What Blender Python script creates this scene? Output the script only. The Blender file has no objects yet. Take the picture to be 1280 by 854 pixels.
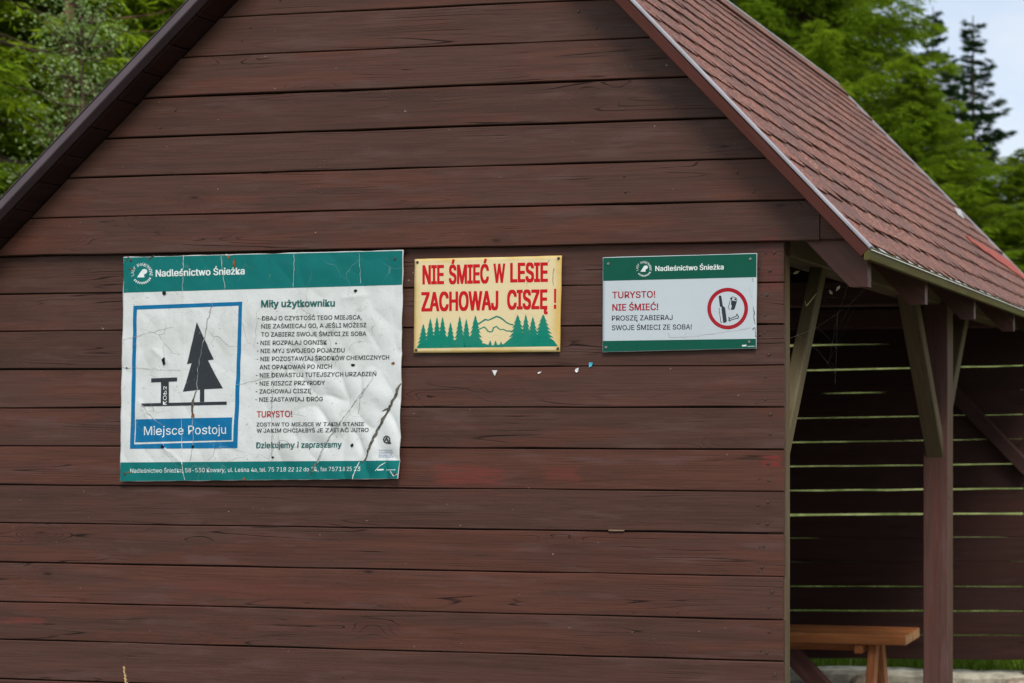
import bpy, bmesh, math, random
import numpy as np
from mathutils import Vector, Matrix, noise as mnoise
R_ = math.radians
random.seed(7)
SC = bpy.context.scene
COL = SC.collection

# ------------------------------------------------------------------ camera
cam_d = bpy.data.cameras.new('camera'); cam = bpy.data.objects.new('camera', cam_d); COL.objects.link(cam)
cam.location = (1.634, -4.59, 1.75)
cam.rotation_euler = (R_(90), 0, math.atan(287 / 1800))
cam_d.sensor_width = 36; cam_d.lens = 1800 / 1280 * 36
cam_d.shift_x = -673 / 1280; cam_d.shift_y = 88 / 1280
cam_d.clip_start = .05; cam_d.clip_end = 3000
cam_d.dof.use_dof = True; cam_d.dof.focus_distance = 4.9; cam_d.dof.aperture_fstop = 3.5
SC.camera = cam

# ------------------------------------------------------------------ sky, sun, exposure
SUN_EL, SUN_AZ = 46, 148          # azimuth clockwise from +Y (north): the sun stands right of and behind the camera
W = bpy.data.worlds.new('World'); SC.world = W; W.use_nodes = True
wt = W.node_tree; wt.nodes.clear()
def wn(t, **k):
    n = wt.nodes.new(t)
    for a, b in k.items(): setattr(n, a, b)
    return n
sky = wn('ShaderNodeTexSky', sky_type='NISHITA', sun_disc=False, sun_elevation=R_(SUN_EL), sun_rotation=R_(SUN_AZ), air_density=1.0, dust_density=1.5)
tc = wn('ShaderNodeTexCoord')
mp = wn('ShaderNodeMapping'); mp.inputs['Scale'].default_value = (1.6, 1.6, 3.2); mp.inputs['Location'].default_value = (.95, .1, .45)
cn = wn('ShaderNodeTexNoise'); cn.inputs['Scale'].default_value = 2.4; cn.inputs['Detail'].default_value = 7; cn.inputs['Roughness'].default_value = .55
cr = wn('ShaderNodeMapRange'); cr.inputs['From Min'].default_value = .40; cr.inputs['From Max'].default_value = .58; cr.inputs['To Min'].default_value = .58; cr.inputs['To Max'].default_value = .97
mx = wn('ShaderNodeMix', data_type='RGBA'); mx.inputs['B'].default_value = (4.5, 4.8, 5.2, 1)
bg = wn('ShaderNodeBackground'); bg.inputs['Strength'].default_value = .1
wo = wn('ShaderNodeOutputWorld')
L = wt.links.new
L(tc.outputs['Generated'], mp.inputs['Vector']); L(mp.outputs[0], cn.inputs['Vector']); L(cn.outputs['Fac'], cr.inputs['Value'])
L(cr.outputs[0], mx.inputs['Factor']); L(sky.outputs[0], mx.inputs['A']); L(mx.outputs['Result'], bg.inputs['Color']); L(bg.outputs[0], wo.inputs['Surface'])
sl = bpy.data.lights.new('sun', 'SUN'); sl.energy = 1.5; sl.angle = R_(20); sl.color = (1, .95, .87)
so = bpy.data.objects.new('sun', sl); COL.objects.link(so)
d = Vector((math.sin(R_(SUN_AZ)) * math.cos(R_(SUN_EL)), math.cos(R_(SUN_AZ)) * math.cos(R_(SUN_EL)), math.sin(R_(SUN_EL))))
so.rotation_euler = d.to_track_quat('Z', 'Y').to_euler(); so.location = d * 30
vs = SC.view_settings; vs.view_transform = 'Standard'; vs.look = 'None'; vs.exposure = .9; vs.gamma = 1; vs.use_curve_mapping = False

# ------------------------------------------------------------------ materials
def s2l(c): return tuple(((x / 255) / 12.92 if x / 255 < .04045 else ((x / 255 + .055) / 1.055) ** 2.4) for x in c)
class Mat:
    def __init__(s, name, rough=.6, spec=.4):
        s.m = bpy.data.materials.new(name); s.m.use_nodes = True; s.t = s.m.node_tree
        s.b = s.t.nodes['Principled BSDF']; s.b.inputs['Roughness'].default_value = rough
        s.b.inputs['Specular IOR Level'].default_value = spec
    def n(s, t, ins=None, **k):
        n = s.t.nodes.new(t)
        for a, b in k.items(): setattr(n, a, b)
        for a, v in (ins or {}).items():
            if hasattr(v, 'is_output'): s.t.links.new(v, n.inputs[a])
            else: n.inputs[a].default_value = v
        return n
    def l(s, a, b): s.t.links.new(a, b)
    def attr(s, name): return s.n('ShaderNodeAttribute', attribute_name=name)
    def obj(s): return s.n('ShaderNodeTexCoord').outputs['Object']
    def vmul(s, v, k): return s.n('ShaderNodeVectorMath', {0: v, 1: k}, operation='MULTIPLY').outputs[0]
    def vadd(s, v, k): return s.n('ShaderNodeVectorMath', {0: v, 1: k}, operation='ADD').outputs[0]
    def noise(s, v, scale, detail=4, rough=.5, dist=0):
        return s.n('ShaderNodeTexNoise', {'Vector': v, 'Scale': scale, 'Detail': detail, 'Roughness': rough, 'Distortion': dist}).outputs['Fac']
    def rng(s, v, a, b, c=0., d=1., smooth=True):
        n = s.n('ShaderNodeMapRange', {'Value': v, 'From Min': a, 'From Max': b, 'To Min': c, 'To Max': d})
        if smooth: n.interpolation_type = 'SMOOTHSTEP'
        return n.outputs[0]
    def mth(s, op, a, b=0., c=0.):
        return s.n('ShaderNodeMath', {0: a, 1: b, 2: c}, operation=op).outputs[0]
    def mix(s, f, a, b, bt='MIX'):
        n = s.n('ShaderNodeMix', data_type='RGBA', blend_type=bt)
        for i, v in (('Factor', f), ('A', a), ('B', b)):
            if hasattr(v, 'is_output'): s.l(v, n.inputs[i])
            else: n.inputs[i].default_value = (v if i == 'Factor' else (*v, 1) if len(v) == 3 else v)
        return n.outputs['Result']
    def bump(s, h, strength=.5, dist=.01):
        n = s.n('ShaderNodeBump', {'Height': h, 'Strength': strength, 'Distance': dist})
        s.l(n.outputs[0], s.b.inputs['Normal']); return n
    def color(s, c):
        if hasattr(c, 'is_output'): s.l(c, s.b.inputs['Base Color'])
        else: s.b.inputs['Base Color'].default_value = (*c, 1)

def wood(name, grey, red, dark, wear=None, patches=(), rough=.52, spec=.2, bump=.6, crack=1.0):
    """Stained board: grain runs along grain.x; every board carries its own offset and tint."""
    M = Mat(name, rough, spec)
    g = M.attr('grain').outputs['Vector']; tint = M.attr('tint').outputs['Fac']
    kv = M.n('ShaderNodeTexVoronoi', {'Vector': M.vmul(g, (3.0, 8.5, 8.5)), 'Scale': 1.0, 'Randomness': 1.0})
    kd = kv.outputs['Distance']
    kcol = M.n('ShaderNodeSeparateColor', {0: kv.outputs['Color']}).outputs[0]
    haskn = M.mth('GREATER_THAN', kcol, .55)
    knot = M.mth('MULTIPLY', M.rng(kd, .085, .02), haskn)
    halo = M.mth('MULTIPLY', M.rng(kd, .42, .05), haskn)
    # cathedral figure: contour lines of a stretched noise, bent round the knots
    fig = M.noise(M.vmul(g, (.36, 11, 11)), 1.0, 2, .4, .15)
    fig = M.mth('MULTIPLY_ADD', halo, .16, fig)
    lines = M.mth('ABSOLUTE', M.mth('SUBTRACT', M.mth('FRACT', M.mth('MULTIPLY', fig, 22)), .5))
    fine = M.noise(M.vmul(g, (5, 190, 190)), 1.0, 5, .65)
    streak = M.noise(M.vmul(g, (1.3, 34, 34)), 1.0, 4, .6)
    big = M.noise(M.vmul(g, (1.6, 9, 9)), 1.0, 4, .6, .4)
    cmask = M.rng(M.noise(M.vmul(g, (2.2, 13, 13)), 1.0, 3, .55), .56, .66)
    ckl = M.mth('MULTIPLY', M.mth('MULTIPLY', M.mth('MULTIPLY', M.rng(lines, .085, .02), cmask), M.mth('SUBTRACT', 1.0, M.mth('MULTIPLY', halo, .85))), crack)
    f1 = M.rng(M.mth('ADD', big, M.mth('MULTIPLY', M.mth('SUBTRACT', tint, .5), .36)), .43, .60)
    c = M.mix(f1, grey, red)
    c = M.mix(M.rng(streak, .38, .72, 0, .5), c, tuple(k * .62 for k in grey))
    c = M.mix(M.rng(fine, .35, .75, 0, .45), c, dark)
    c = M.mix(M.mth('MULTIPLY', M.rng(lines, .16, .0), .20), c, dark)
    tv = M.rng(M.mth('FRACT', M.mth('MULTIPLY', tint, 7.31)), 0, 1, .90, 1.10, False)
    c = M.n('ShaderNodeVectorMath', {0: c, 1: tv}, operation='MULTIPLY').outputs[0]
    film = M.rng(M.noise(M.vmul(g, (3.3, 22, 22)), 1.0, 5, .6), .52, .70, 0, .55)
    c = M.mix(film, c, (grey[0] * 1.25, grey[1] * 1.42, grey[2] * 1.7))
    for (px, pz, wx, wz, k, pc) in patches:
        o = M.obj()
        v = M.vmul(M.vadd(o, (-px, 0, -pz)), (1 / wx, 0, 1 / wz))
        va = M.n('ShaderNodeSeparateXYZ', {0: M.n('ShaderNodeVectorMath', {0: v}, operation='ABSOLUTE').outputs[0]})
        dlen = M.mth('MAXIMUM', va.outputs[0], va.outputs[2])
        dd = M.mth('ADD', dlen, M.mth('MULTIPLY', M.mth('SUBTRACT', M.noise(M.vmul(g, (4, 70, 70)), 1.0, 6, .7), .5), 1.9))
        c = M.mix(M.mth('MULTIPLY', M.rng(dd, 1.1, .75, 0, k), M.rng(M.noise(M.vmul(g, (7, 120, 120)), 1.0, 4, .7), .36, .56)), c, pc)
    c = M.mix(M.mth('MULTIPLY', knot, .8), c, tuple(k * .35 for k in dark))
    c = M.mix(M.mth('MULTIPLY', halo, .25), c, dark)
    c = M.mix(M.mth('MULTIPLY', ckl, .85), c, tuple(k * .3 for k in dark))
    if wear:
        sp = M.rng(M.noise(M.vmul(g, (55, 75, 75)), 1.0, 2), .765, .80, 0, .8)
        c = M.mix(sp, c, wear)
    M.color(c)
    M.l(M.rng(streak, .3, .7, rough + .12, rough - .08), M.b.inputs['Roughness'])
    h = M.mth('ADD', M.mth('MULTIPLY', fine, .35), M.mth('MULTIPLY', M.rng(lines, .0, .2), .10))
    h = M.mth('SUBTRACT', h, M.mth('MULTIPLY', ckl, 1.4))
    h = M.mth('SUBTRACT', h, M.mth('MULTIPLY', knot, .6))
    M.bump(h, bump, .0022)
    return M.m

BROWN = (.086, .040, .030); RED = (.108, .041, .028); DARK = (.032, .015, .011)
red1 = (.15, .034, .027)
M_wall = wood('stained_planks', BROWN, RED, DARK, wear=(.30, .27, .24),
              patches=[(-1.13, 1.535, .13, .035, .75, red1), (-.79, 1.535, .07, .03, .5, red1), (-.04, 1.587, .035, .022, .8, (.18, .025, .022)),
                       (-1.05, 2.30, .30, .014, .45, (.11, .03, .024)), (-.36, 2.305, .33, .016, .4, (.11, .03, .024)), (-2.9, .99, .10, .012, .6, red1),
                       (-.04, 2.24, .035, .10, .45, (.13, .03, .026)), (-1.9, 1.12, .40, .03, .4, (.12, .034, .027))])
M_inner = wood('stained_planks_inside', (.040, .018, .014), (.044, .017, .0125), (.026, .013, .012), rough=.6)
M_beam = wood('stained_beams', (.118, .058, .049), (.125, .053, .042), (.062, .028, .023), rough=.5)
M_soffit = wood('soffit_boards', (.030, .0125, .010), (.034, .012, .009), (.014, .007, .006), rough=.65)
M_verge = wood('verge_paint', (.070, .021, .015), (.064, .019, .014), (.045, .015, .012), rough=.5, spec=.12, bump=.2, crack=.2)
M_olive = wood('algae_stained_wood', (.125, .094, .050), (.142, .094, .056), (.060, .050, .022), rough=.7, crack=.6)
M_eave = wood('mossy_eave_wood', (.110, .105, .034), (.105, .080, .030), (.05, .046, .014), rough=.75, spec=.08, crack=.5)
M_bench = wood('varnished_bench_wood', (.44, .160, .052), (.37, .122, .038), (.21, .068, .026), rough=.38, spec=.5, bump=.25, crack=.2)
M_endgrain = wood('bench_end_grain', (.44, .27, .13), (.38, .20, .09), (.22, .11, .05), rough=.7, bump=.4, crack=.6)

def plain(name, c, rough=.6, spec=.4, var=.25, scale=20, metal=0, bump=0):
    M = Mat(name, rough, spec); o = M.obj()
    n = M.noise(o, scale, 5, .6)
    M.color(M.mix(M.rng(n, .3, .7), tuple(k * (1 - var) for k in c), tuple(k * (1 + var) for k in c)))
    M.b.inputs['Metallic'].default_value = metal
    if bump: M.bump(n, bump, .01)
    return M.m
M_gap = plain('dark_backing', (.012, .008, .007), .8)
M_flash = plain('grey_metal_edge', (.30, .28, .31), .45, .5, .12, 9)
M_pale = plain('pale_felt_edge', (.45, .45, .44), .8, .2, .2, 30)
M_verge_l = plain('grey_brown_verge_metal', (.085, .062, .074), .5, .5, .12, 7)
M_nail = plain('rusty_nail', (.06, .035, .028), .5, .5, .4, 200)
M_screw = plain('zinc_screw', (.28, .27, .25), .4, .5, .3, 200, .6)
M_web = plain('cobweb', (.16, .16, .15), .8)
M_straw = plain('dry_straw', (.50, .36, .17), .8, .2, .3, 60)
M_leaf = plain('dry_leaf', (.40, .36, .26), .8, .2, .3, 60)
M_hole = plain('dark_hole', (.012, .012, .012), .9, .1)
M_tear = plain('tear_grime', (.10, .095, .078), .9, .1, .5, 90)
M_fold = plain('fold_grime', (.33, .34, .33), .9, .1, .5, 90)
M_scuff = plain('bare_scuff', (.70, .72, .70), .7, .2, .2, 60)
M_rust = plain('rust_spot', (.25, .085, .02), .9, .1, .5, 120)
M_scrapw = plain('white_scrap', (.72, .74, .76), .7, .2, .1)
M_scrapb = plain('blue_scrap', (.08, .42, .58), .7, .2, .1)
M_splint = plain('raw_splinter', (.19, .12, .08), .8, .2, .2, 60)
M_bark = plain('bark', (.085, .058, .042), .9, .1, .45, 6, bump=.8)
M_barkr = plain('reddish_bark', (.16, .085, .055), .9, .1, .4, 6, bump=.8)

def shingle_mat():
    M = Mat('mineral_shingle', .88, .25); o = M.obj(); t = M.attr('tint').outputs['Fac']
    gr = M.n('ShaderNodeTexVoronoi', {'Vector': o, 'Scale': 140.0}).outputs['Color']
    gs = M.n('ShaderNodeSeparateColor', {0: gr})
    cl = M.noise(o, 42, 5, .7); bl = M.noise(o, 5, 4, .6)
    c = M.mix(M.rng(gs.outputs[0], 0, 1, 0, 1, False), (.105, .036, .025), (.41, .155, .105))
    c = M.mix(M.mth('MULTIPLY', M.mth('GREATER_THAN', gs.outputs[1], .86), .7), c, (.44, .32, .27))
    c = M.mix(M.mth('MULTIPLY', M.mth('GREATER_THAN', gs.outputs[2], .80), .75), c, (.05, .038, .04))
    c = M.mix(M.rng(cl, .45, .75, 0, .45), c, (.20, .150, .140))
    c = M.mix(M.rng(bl, .35, .7, 0, .35), c, (.24, .108, .082))
    c = M.mix(M.rng(t, 0, 1, 0, .65, False), c, (.105, .066, .060))
    M.color(c); M.bump(gs.outputs[0], .6, .002)
    return M.m
M_shingle = shingle_mat()
M_base = plain('roofing_felt', (.030, .024, .024), .9, .2)
def patch_mat():
    M = Mat('red_roof_patch', .7, .3); o = M.obj()
    M.color(M.mix(M.rng(M.noise(o, 24, 5, .7), .35, .7), (.36, .062, .034), (.25, .044, .030))); return M.m
M_patch = patch_mat()

def print_mat(name, c, grime=.5, crack=.5, rough=.55, stain=(.34, .33, .29), crackc=(.13, .13, .12), edge=None, scuff=0):
    M = Mat(name, rough, .22); o = M.obj()
    n1 = M.noise(o, 5, 5, .65); n2 = M.noise(o, 26, 5, .7); n3 = M.noise(o, 95, 3, .6)
    col = c
    if edge:   # yellowed border stain with its own ragged outline
        (cx, cz, hx, hz), ec = edge
        v = M.n('ShaderNodeSeparateXYZ', {0: M.vadd(o, (-cx, 0, -cz))})
        ax = M.mth('DIVIDE', M.mth('ABSOLUTE', v.outputs[0]), hx); az = M.mth('DIVIDE', M.mth('ABSOLUTE', v.outputs[2]), hz)
        e = M.mth('ADD', M.mth('MAXIMUM', ax, az), M.mth('MULTIPLY', M.mth('SUBTRACT', n1, .5), .35))
        col = M.mix(M.rng(e, .86, 1.02, 0, .8), col, ec)
    col = M.mix(M.mth('MULTIPLY', M.rng(n1, .44, .72), grime), col, tuple(a * .45 + b * .55 for a, b in zip(c, stain)))
    col = M.mix(M.mth('MULTIPLY', M.rng(n2, .58, .76), grime * .9), col, stain)
    col = M.mix(M.mth('MULTIPLY', M.rng(n3, .66, .73), grime), col, (.09, .085, .07))
    dw = M.n('ShaderNodeVectorMath', {0: o, 1: M.n('ShaderNodeVectorMath', {0: M.n('ShaderNodeTexNoise', {'Vector': o, 'Scale': 9.0}).outputs['Color'], 1: (.10, .10, .10)}, operation='MULTIPLY').outputs[0]}, operation='ADD').outputs[0]
    vd = M.n('ShaderNodeTexVoronoi', {'Vector': dw, 'Scale': 7.5}, feature='DISTANCE_TO_EDGE').outputs['Distance']
    ck = M.mth('MULTIPLY', M.rng(vd, .011, .003), M.rng(M.noise(o, 5, 4), .48, .66, 0, crack))
    col = M.mix(ck, col, crackc)
    if scuff: col = M.mix(M.mth('MULTIPLY', M.rng(M.noise(M.vmul(o, (9, 9, 3)), 9, 4, .7), .66, .74), scuff), col, (.62, .66, .64))
    M.color(col)
    M.l(M.rng(n2, .3, .7, rough - .08, rough + .2), M.b.inputs['Roughness'])
    h = M.mth('SUBTRACT', M.mth('MULTIPLY', n1, 1.2), M.mth('MULTIPLY', ck, .5))
    M.bump(M.mth('ADD', h, M.mth('MULTIPLY', n2, .25)), .30 if grime > .3 else .10, .012)
    return M.m
P_white = print_mat('weathered_white_sheet', (.63, .66, .665), .52, .55)
P_teal = print_mat('faded_teal_print', (.000, .145, .140), .30, .3, stain=(.01, .085, .085), crackc=(.20, .32, .31), scuff=.12)
P_blue = print_mat('blue_print', (.000, .140, .32), .25, .4, stain=(.01, .08, .19), crackc=(.22, .32, .38), scuff=.12)
P_black = print_mat('black_print', (.028, .034, .042), .2, .5, stain=(.06, .07, .08), crackc=(.30, .31, .31), scuff=.35)
P_text = print_mat('dark_text_print', (.040, .050, .052), .2, .3)
P_tealt = print_mat('teal_text_print', (.008, .115, .105), .2, .3)
P_redt = print_mat('red_text_print', (.40, .020, .022), .2, .3)
P_whitet = print_mat('white_text_print', (.70, .76, .76), .35, .4)
P_pale = print_mat('pale_blue_print', (.36, .41, .50), .3, .3)
P_cream = print_mat('cream_sheet', (.71, .59, .35), .16, .12, .35, stain=(.55, .40, .16), edge=((.268, .162, .270, .164), (.58, .36, .055)))
P_red = print_mat('bright_red_print', (.52, .003, .010), .05, .0)
P_green = print_mat('green_print', (.000, .195, .135), .10, .0)
P_cool = print_mat('cool_white_sheet', (.50, .56, .61), .12, .12, .35, stain=(.42, .38, .34))
P_fgreen = print_mat('forest_green_print', (.000, .080, .050), .10, .1, stain=(.002, .055, .036))
P_dred = print_mat('dark_red_print', (.33, .004, .016), .08, .0)
P_navy = print_mat('navy_text_print', (.022, .026, .045), .1, .0)

def foliage(name, dark, light, trans=.35):
    m = bpy.data.materials.new(name); m.use_nodes = True; t = m.node_tree; t.nodes.clear()
    a = t.nodes.new('ShaderNodeAttribute'); a.attribute_name = 'tint'
    r = t.nodes.new('ShaderNodeValToRGB'); r.color_ramp.elements[0].color = (*dark, 1); r.color_ramp.elements[1].color = (*light, 1)
    d_ = t.nodes.new('ShaderNodeBsdfDiffuse'); tr = t.nodes.new('ShaderNodeBsdfTranslucent'); mixs = t.nodes.new('ShaderNodeMixShader'); mixs.inputs[0].default_value = trans
    o = t.nodes.new('ShaderNodeOutputMaterial')
    t.links.new(a.outputs['Fac'], r.inputs[0]); t.links.new(r.outputs[0], d_.inputs[0]); t.links.new(r.outputs[0], tr.inputs[0])
    t.links.new(d_.outputs[0], mixs.inputs[1]); t.links.new(tr.outputs[0], mixs.inputs[2]); t.links.new(mixs.outputs[0], o.inputs[0])
    return m
F_spruce = foliage('spruce_needles', (.06, .125, .010), (.29, .40, .020))
F_larch = foliage('larch_needles', (.085, .155, .010), (.225, .325, .017), .45)
F_dark = foliage('dark_spruce_needles', (.013, .036, .013), (.036, .072, .022), .2)
F_shrub = foliage('grey_green_leaves', (.12, .20, .05), (.44, .55, .27), .35)
F_grass = foliage('meadow_blades', (.07, .14, .015), (.20, .30, .03), .4)

# ------------------------------------------------------------------ mesh helpers
def link(name, me, mat, parent=None, loc=None):
    o = bpy.data.objects.new(name, me); COL.objects.link(o)
    if mat:
        for m in (mat if isinstance(mat, (list, tuple)) else [mat]): me.materials.append(m)
    if parent: o.parent = parent
    if loc: o.location = loc
    return o
def tag(o, label=None, cat=None, group=None, kind=None):
    for k, v in (('label', label), ('category', cat), ('group', group), ('kind', kind)):
        if v: o[k] = v
    return o
def empty(name, loc, label, cat, group=None):
    o = bpy.data.objects.new(name, None); COL.objects.link(o); o.location = loc; o.empty_display_size = .2
    return tag(o, label, cat, group)
class MB:
    """collects vertices and faces, with a grain coordinate and a tint per vertex"""
    def __init__(s): s.v = []; s.f = []; s.g = []; s.t = []; s.mi = []
    def add(s, vs, fs, grain=None, tint=None, mi=0):
        k = len(s.v); s.v += [tuple(p) for p in vs]; s.f += [tuple(i + k for i in q) for q in fs]
        s.mi += [mi] * len(fs)
        off = (random.uniform(0, 90), random.uniform(0, 90), random.uniform(0, 90)); tn = random.random() if tint is None else tint
        for i, p in enumerate(vs):
            q = grain[i] if grain else p
            s.g.append((q[0] + off[0], q[1] + off[1], q[2] + off[2])); s.t.append(tn)
    def beam(s, p0, p1, w, h, up=(0, 0, 1), ch=.003, tint=None, mi=0):
        """box beam from p0 to p1 (axis through its centre), w across, h along up, chamfered long edges"""
        p0 = Vector(p0); p1 = Vector(p1); ax = (p1 - p0); Ln = ax.length; ax.normalize(); up = Vector(up)
        sd = ax.cross(up).normalized(); up = sd.cross(ax).normalized()
        a, b = w / 2, h / 2
        prof = [(-a + ch, -b), (a - ch, -b), (a, -b + ch), (a, b - ch), (a - ch, b), (-a + ch, b), (-a, b - ch), (-a, -b + ch)]
        vs = []; gr = []
        for l in (0, Ln):
            for (x, y) in prof:
                vs.append(p0 + ax * l + sd * x + up * y); gr.append((l, x, y))
        n = 8; fs = [(i, (i + 1) % n, n + (i + 1) % n, n + i) for i in range(n)] + [tuple(range(n))[::-1], tuple(range(n, 2 * n))]
        s.add(vs, fs, gr, tint, mi)
    def prism(s, poly, axis, a, b, tint=None, gaxis=None, mi=0):
        """polygon (u,v) extruded along axis 'x' or 'y' from a to b"""
        n = len(poly); vs = []; gr = []
        for k in (a, b):
            for (u, v) in poly:
                vs.append((k, u, v) if axis == 'x' else (u, k, v))
                gr.append((u * gaxis[0] + v * gaxis[1], -u * gaxis[1] + v * gaxis[0], k) if gaxis else vs[-1])
        fs = [(i, (i + 1) % n, n + (i + 1) % n, n + i) for i in range(n)] + [tuple(range(n))[::-1], tuple(range(n, 2 * n))]
        s.add(vs, fs, gr, tint, mi)
    def tube(s, pts, rad, n=6, tint=None):
        pts = [Vector(p) for p in pts]; vs = []; fs = []
        for i, p in enumerate(pts):
            dr = (pts[min(i + 1, len(pts) - 1)] - pts[max(i - 1, 0)]).normalized()
            sd = dr.cross(Vector((.31, .2, .93)) if abs(dr.z) < .9 else Vector((1, .1, 0))).normalized(); up = sd.cross(dr)
            r = rad[i] if hasattr(rad, '__len__') else rad
            for k in range(n):
                an = 2 * math.pi * k / n; vs.append(p + sd * (r * math.cos(an)) + up * (r * math.sin(an)))
        for i in range(len(pts) - 1):
            for k in range(n): fs.append((i * n + k, i * n + (k + 1) % n, (i + 1) * n + (k + 1) % n, (i + 1) * n + k))
        fs += [tuple(range(n))[::-1], tuple(range((len(pts) - 1) * n, len(pts) * n))]
        s.add(vs, fs, None, tint)
    def disc(s, c, r, depth=.003, n=10, ny=-1):
        vs = [(c[0] + r * math.cos(6.2832 * k / n), c[1], c[2] + r * math.sin(6.2832 * k / n)) for k in range(n)]
        vs += [(c[0] + .8 * r * math.cos(6.2832 * k / n), c[1] + ny * depth, c[2] + .8 * r * math.sin(6.2832 * k / n)) for k in range(n)]
        fs = [(k, (k + 1) % n, n + (k + 1) % n, n + k) for k in range(n)] + [tuple(range(n, 2 * n))]
        s.add(vs, fs)
    def build(s, name, mat, parent=None, smooth=False, fix=True):
        me = bpy.data.meshes.new(name); me.from_pydata(s.v, [], s.f)
        if fix:
            bm = bmesh.new(); bm.from_mesh(me); bmesh.ops.recalc_face_normals(bm, faces=bm.faces); bm.to_mesh(me); bm.free()
        a = me.attributes.new('grain', 'FLOAT_VECTOR', 'POINT'); a.data.foreach_set('vector', np.array(s.g, dtype=np.float32).ravel())
        a = me.attributes.new('tint', 'FLOAT', 'POINT'); a.data.foreach_set('value', np.array(s.t, dtype=np.float32))
        o = link(name, me, mat, parent)
        if any(s.mi): me.polygons.foreach_set('material_index', s.mi)
        if smooth: me.polygons.foreach_set('use_smooth', [True] * len(me.polygons))
        me.update(); return o
def plank(mb, z0, z1, xl, xr, yf, thick, tint=None, seed=0, tilt=0., wob=.0008, piv=0, seg=.22):
    """one horizontal board: xl / xr give the end x at a height, so that ends can be cut on the slope of the roof"""
    rnd = random.Random(seed); ch = .0026
    prof = [(thick, z0), (ch, z0), (0, z0 + ch), (0, z1 - ch), (ch, z1), (thick, z1)]
    n = max(2, int((xr(z0) - xl(z0)) / seg)); vs = []; gr = []
    ph = rnd.uniform(0, 9)
    for i in range(n + 1):
        k = i / n; wb = rnd.gauss(0, wob); wt_ = rnd.gauss(0, wob); wy = .0012 * math.sin(ph + k * 5) + rnd.gauss(0, .0003)
        for (y, z) in prof:
            x = xl(z) + (xr(z) - xl(z)) * k
            zz = z + (wb if z < (z0 + z1) / 2 else wt_) + tilt * (x - piv)
            vs.append((x, yf + y + wy, zz)); gr.append((x, z - z0, y))
    m = 6; fs = []
    for i in range(n):
        for j in range(m): fs.append((i * m + j, i * m + (j + 1) % m, (i + 1) * m + (j + 1) % m, (i + 1) * m + j))
    fs += [tuple(range(m))[::-1], tuple(range(n * m, n * m + m))]
    mb.add(vs, fs, gr, tint)

# ------------------------------------------------------------------ ground
def ghgt(x, y):
    k = min(1, max(0, (y - 5.6) / 11)); k = k * k * (3 - 2 * k)
    return -.02 + 3.1 * k + .12 * mnoise.noise(Vector((x * .3, y * .3, 0))) * min(1, max(0, (y - 5) / 3))
def ground():
    xs = sorted(set([-900, -400, -150, -80, -50] + list(np.arange(-36, 30.1, 1.2)) + [50, 90, 200, 500, 900]))
    ys = sorted(set([-600, -200, -80, -30] + list(np.arange(-14, 4, 1.5)) + list(np.arange(4, 30, .8)) + [40, 60, 100, 200, 500, 1200]))
    vs = [(x, y, ghgt(x, y)) for y in ys for x in xs]; nx = len(xs)
    fs = [(j * nx + i, j * nx + i + 1, (j + 1) * nx + i + 1, (j + 1) * nx + i) for j in range(len(ys) - 1) for i in range(nx - 1)]
    me = bpy.data.meshes.new('ground'); me.from_pydata([tuple(map(float, v)) for v in vs], [], fs)
    M = Mat('meadow_ground', .95, .1); o = M.obj()
    a = M.noise(o, 2.6, 5, .7); b = M.noise(o, 14, 5, .7)
    c = M.mix(M.rng(a, .35, .65), (.12, .155, .045), (.32, .35, .14)); c = M.mix(M.rng(b, .4, .75, 0, .6), c, (.05, .085, .016))
    y = M.n('ShaderNodeSeparateXYZ', {0: o}).outputs[1]
    gv = M.mix(M.rng(M.noise(o, 40, 4, .7), .3, .7), (.10, .09, .075), (.22, .20, .17))
    c = M.mix(M.rng(M.mth('ADD', y, M.mth('MULTIPLY', M.mth('SUBTRACT', b, .5), 1.5)), -7.5, -6.5), (.11, .17, .04), M.mix(M.rng(y, 4.55, 4.8), gv, c))
    M.color(c); M.bump(b, .8, .05)
    tag(link('ground', me, M.m), kind='structure')
ground()

# ------------------------------------------------------------------ the shelter
SH = empty('picnic_shelter', (0, 0, 0), 'brown plank picnic shelter with red shingled gable roof, its right side open', 'shelter')
ZG = 2.317                       # underside of the gable boarding
AX, AZ = -1.2713, 3.9098         # roof apex (top surface)
EX, EZ = .3261, 2.2788           # right eave
SR = (AZ - EZ) / (EX - AX); SLF = .9035
LX = -3.36; LZ = AZ - SLF * (AX - LX)
YF, YB = -.12, 4.60              # near and far verge
top_r = lambda x: AZ - SR * (x - AX)
top_l = lambda x: AZ - SLF * (AX - x)
DV = .046                        # vertical thickness of the roof deck
xr_roof = lambda z: AX + (AZ - DV - .004 - z) / SR
xl_roof = lambda z: AX - (AZ - DV - .004 - z) / SLF

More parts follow.
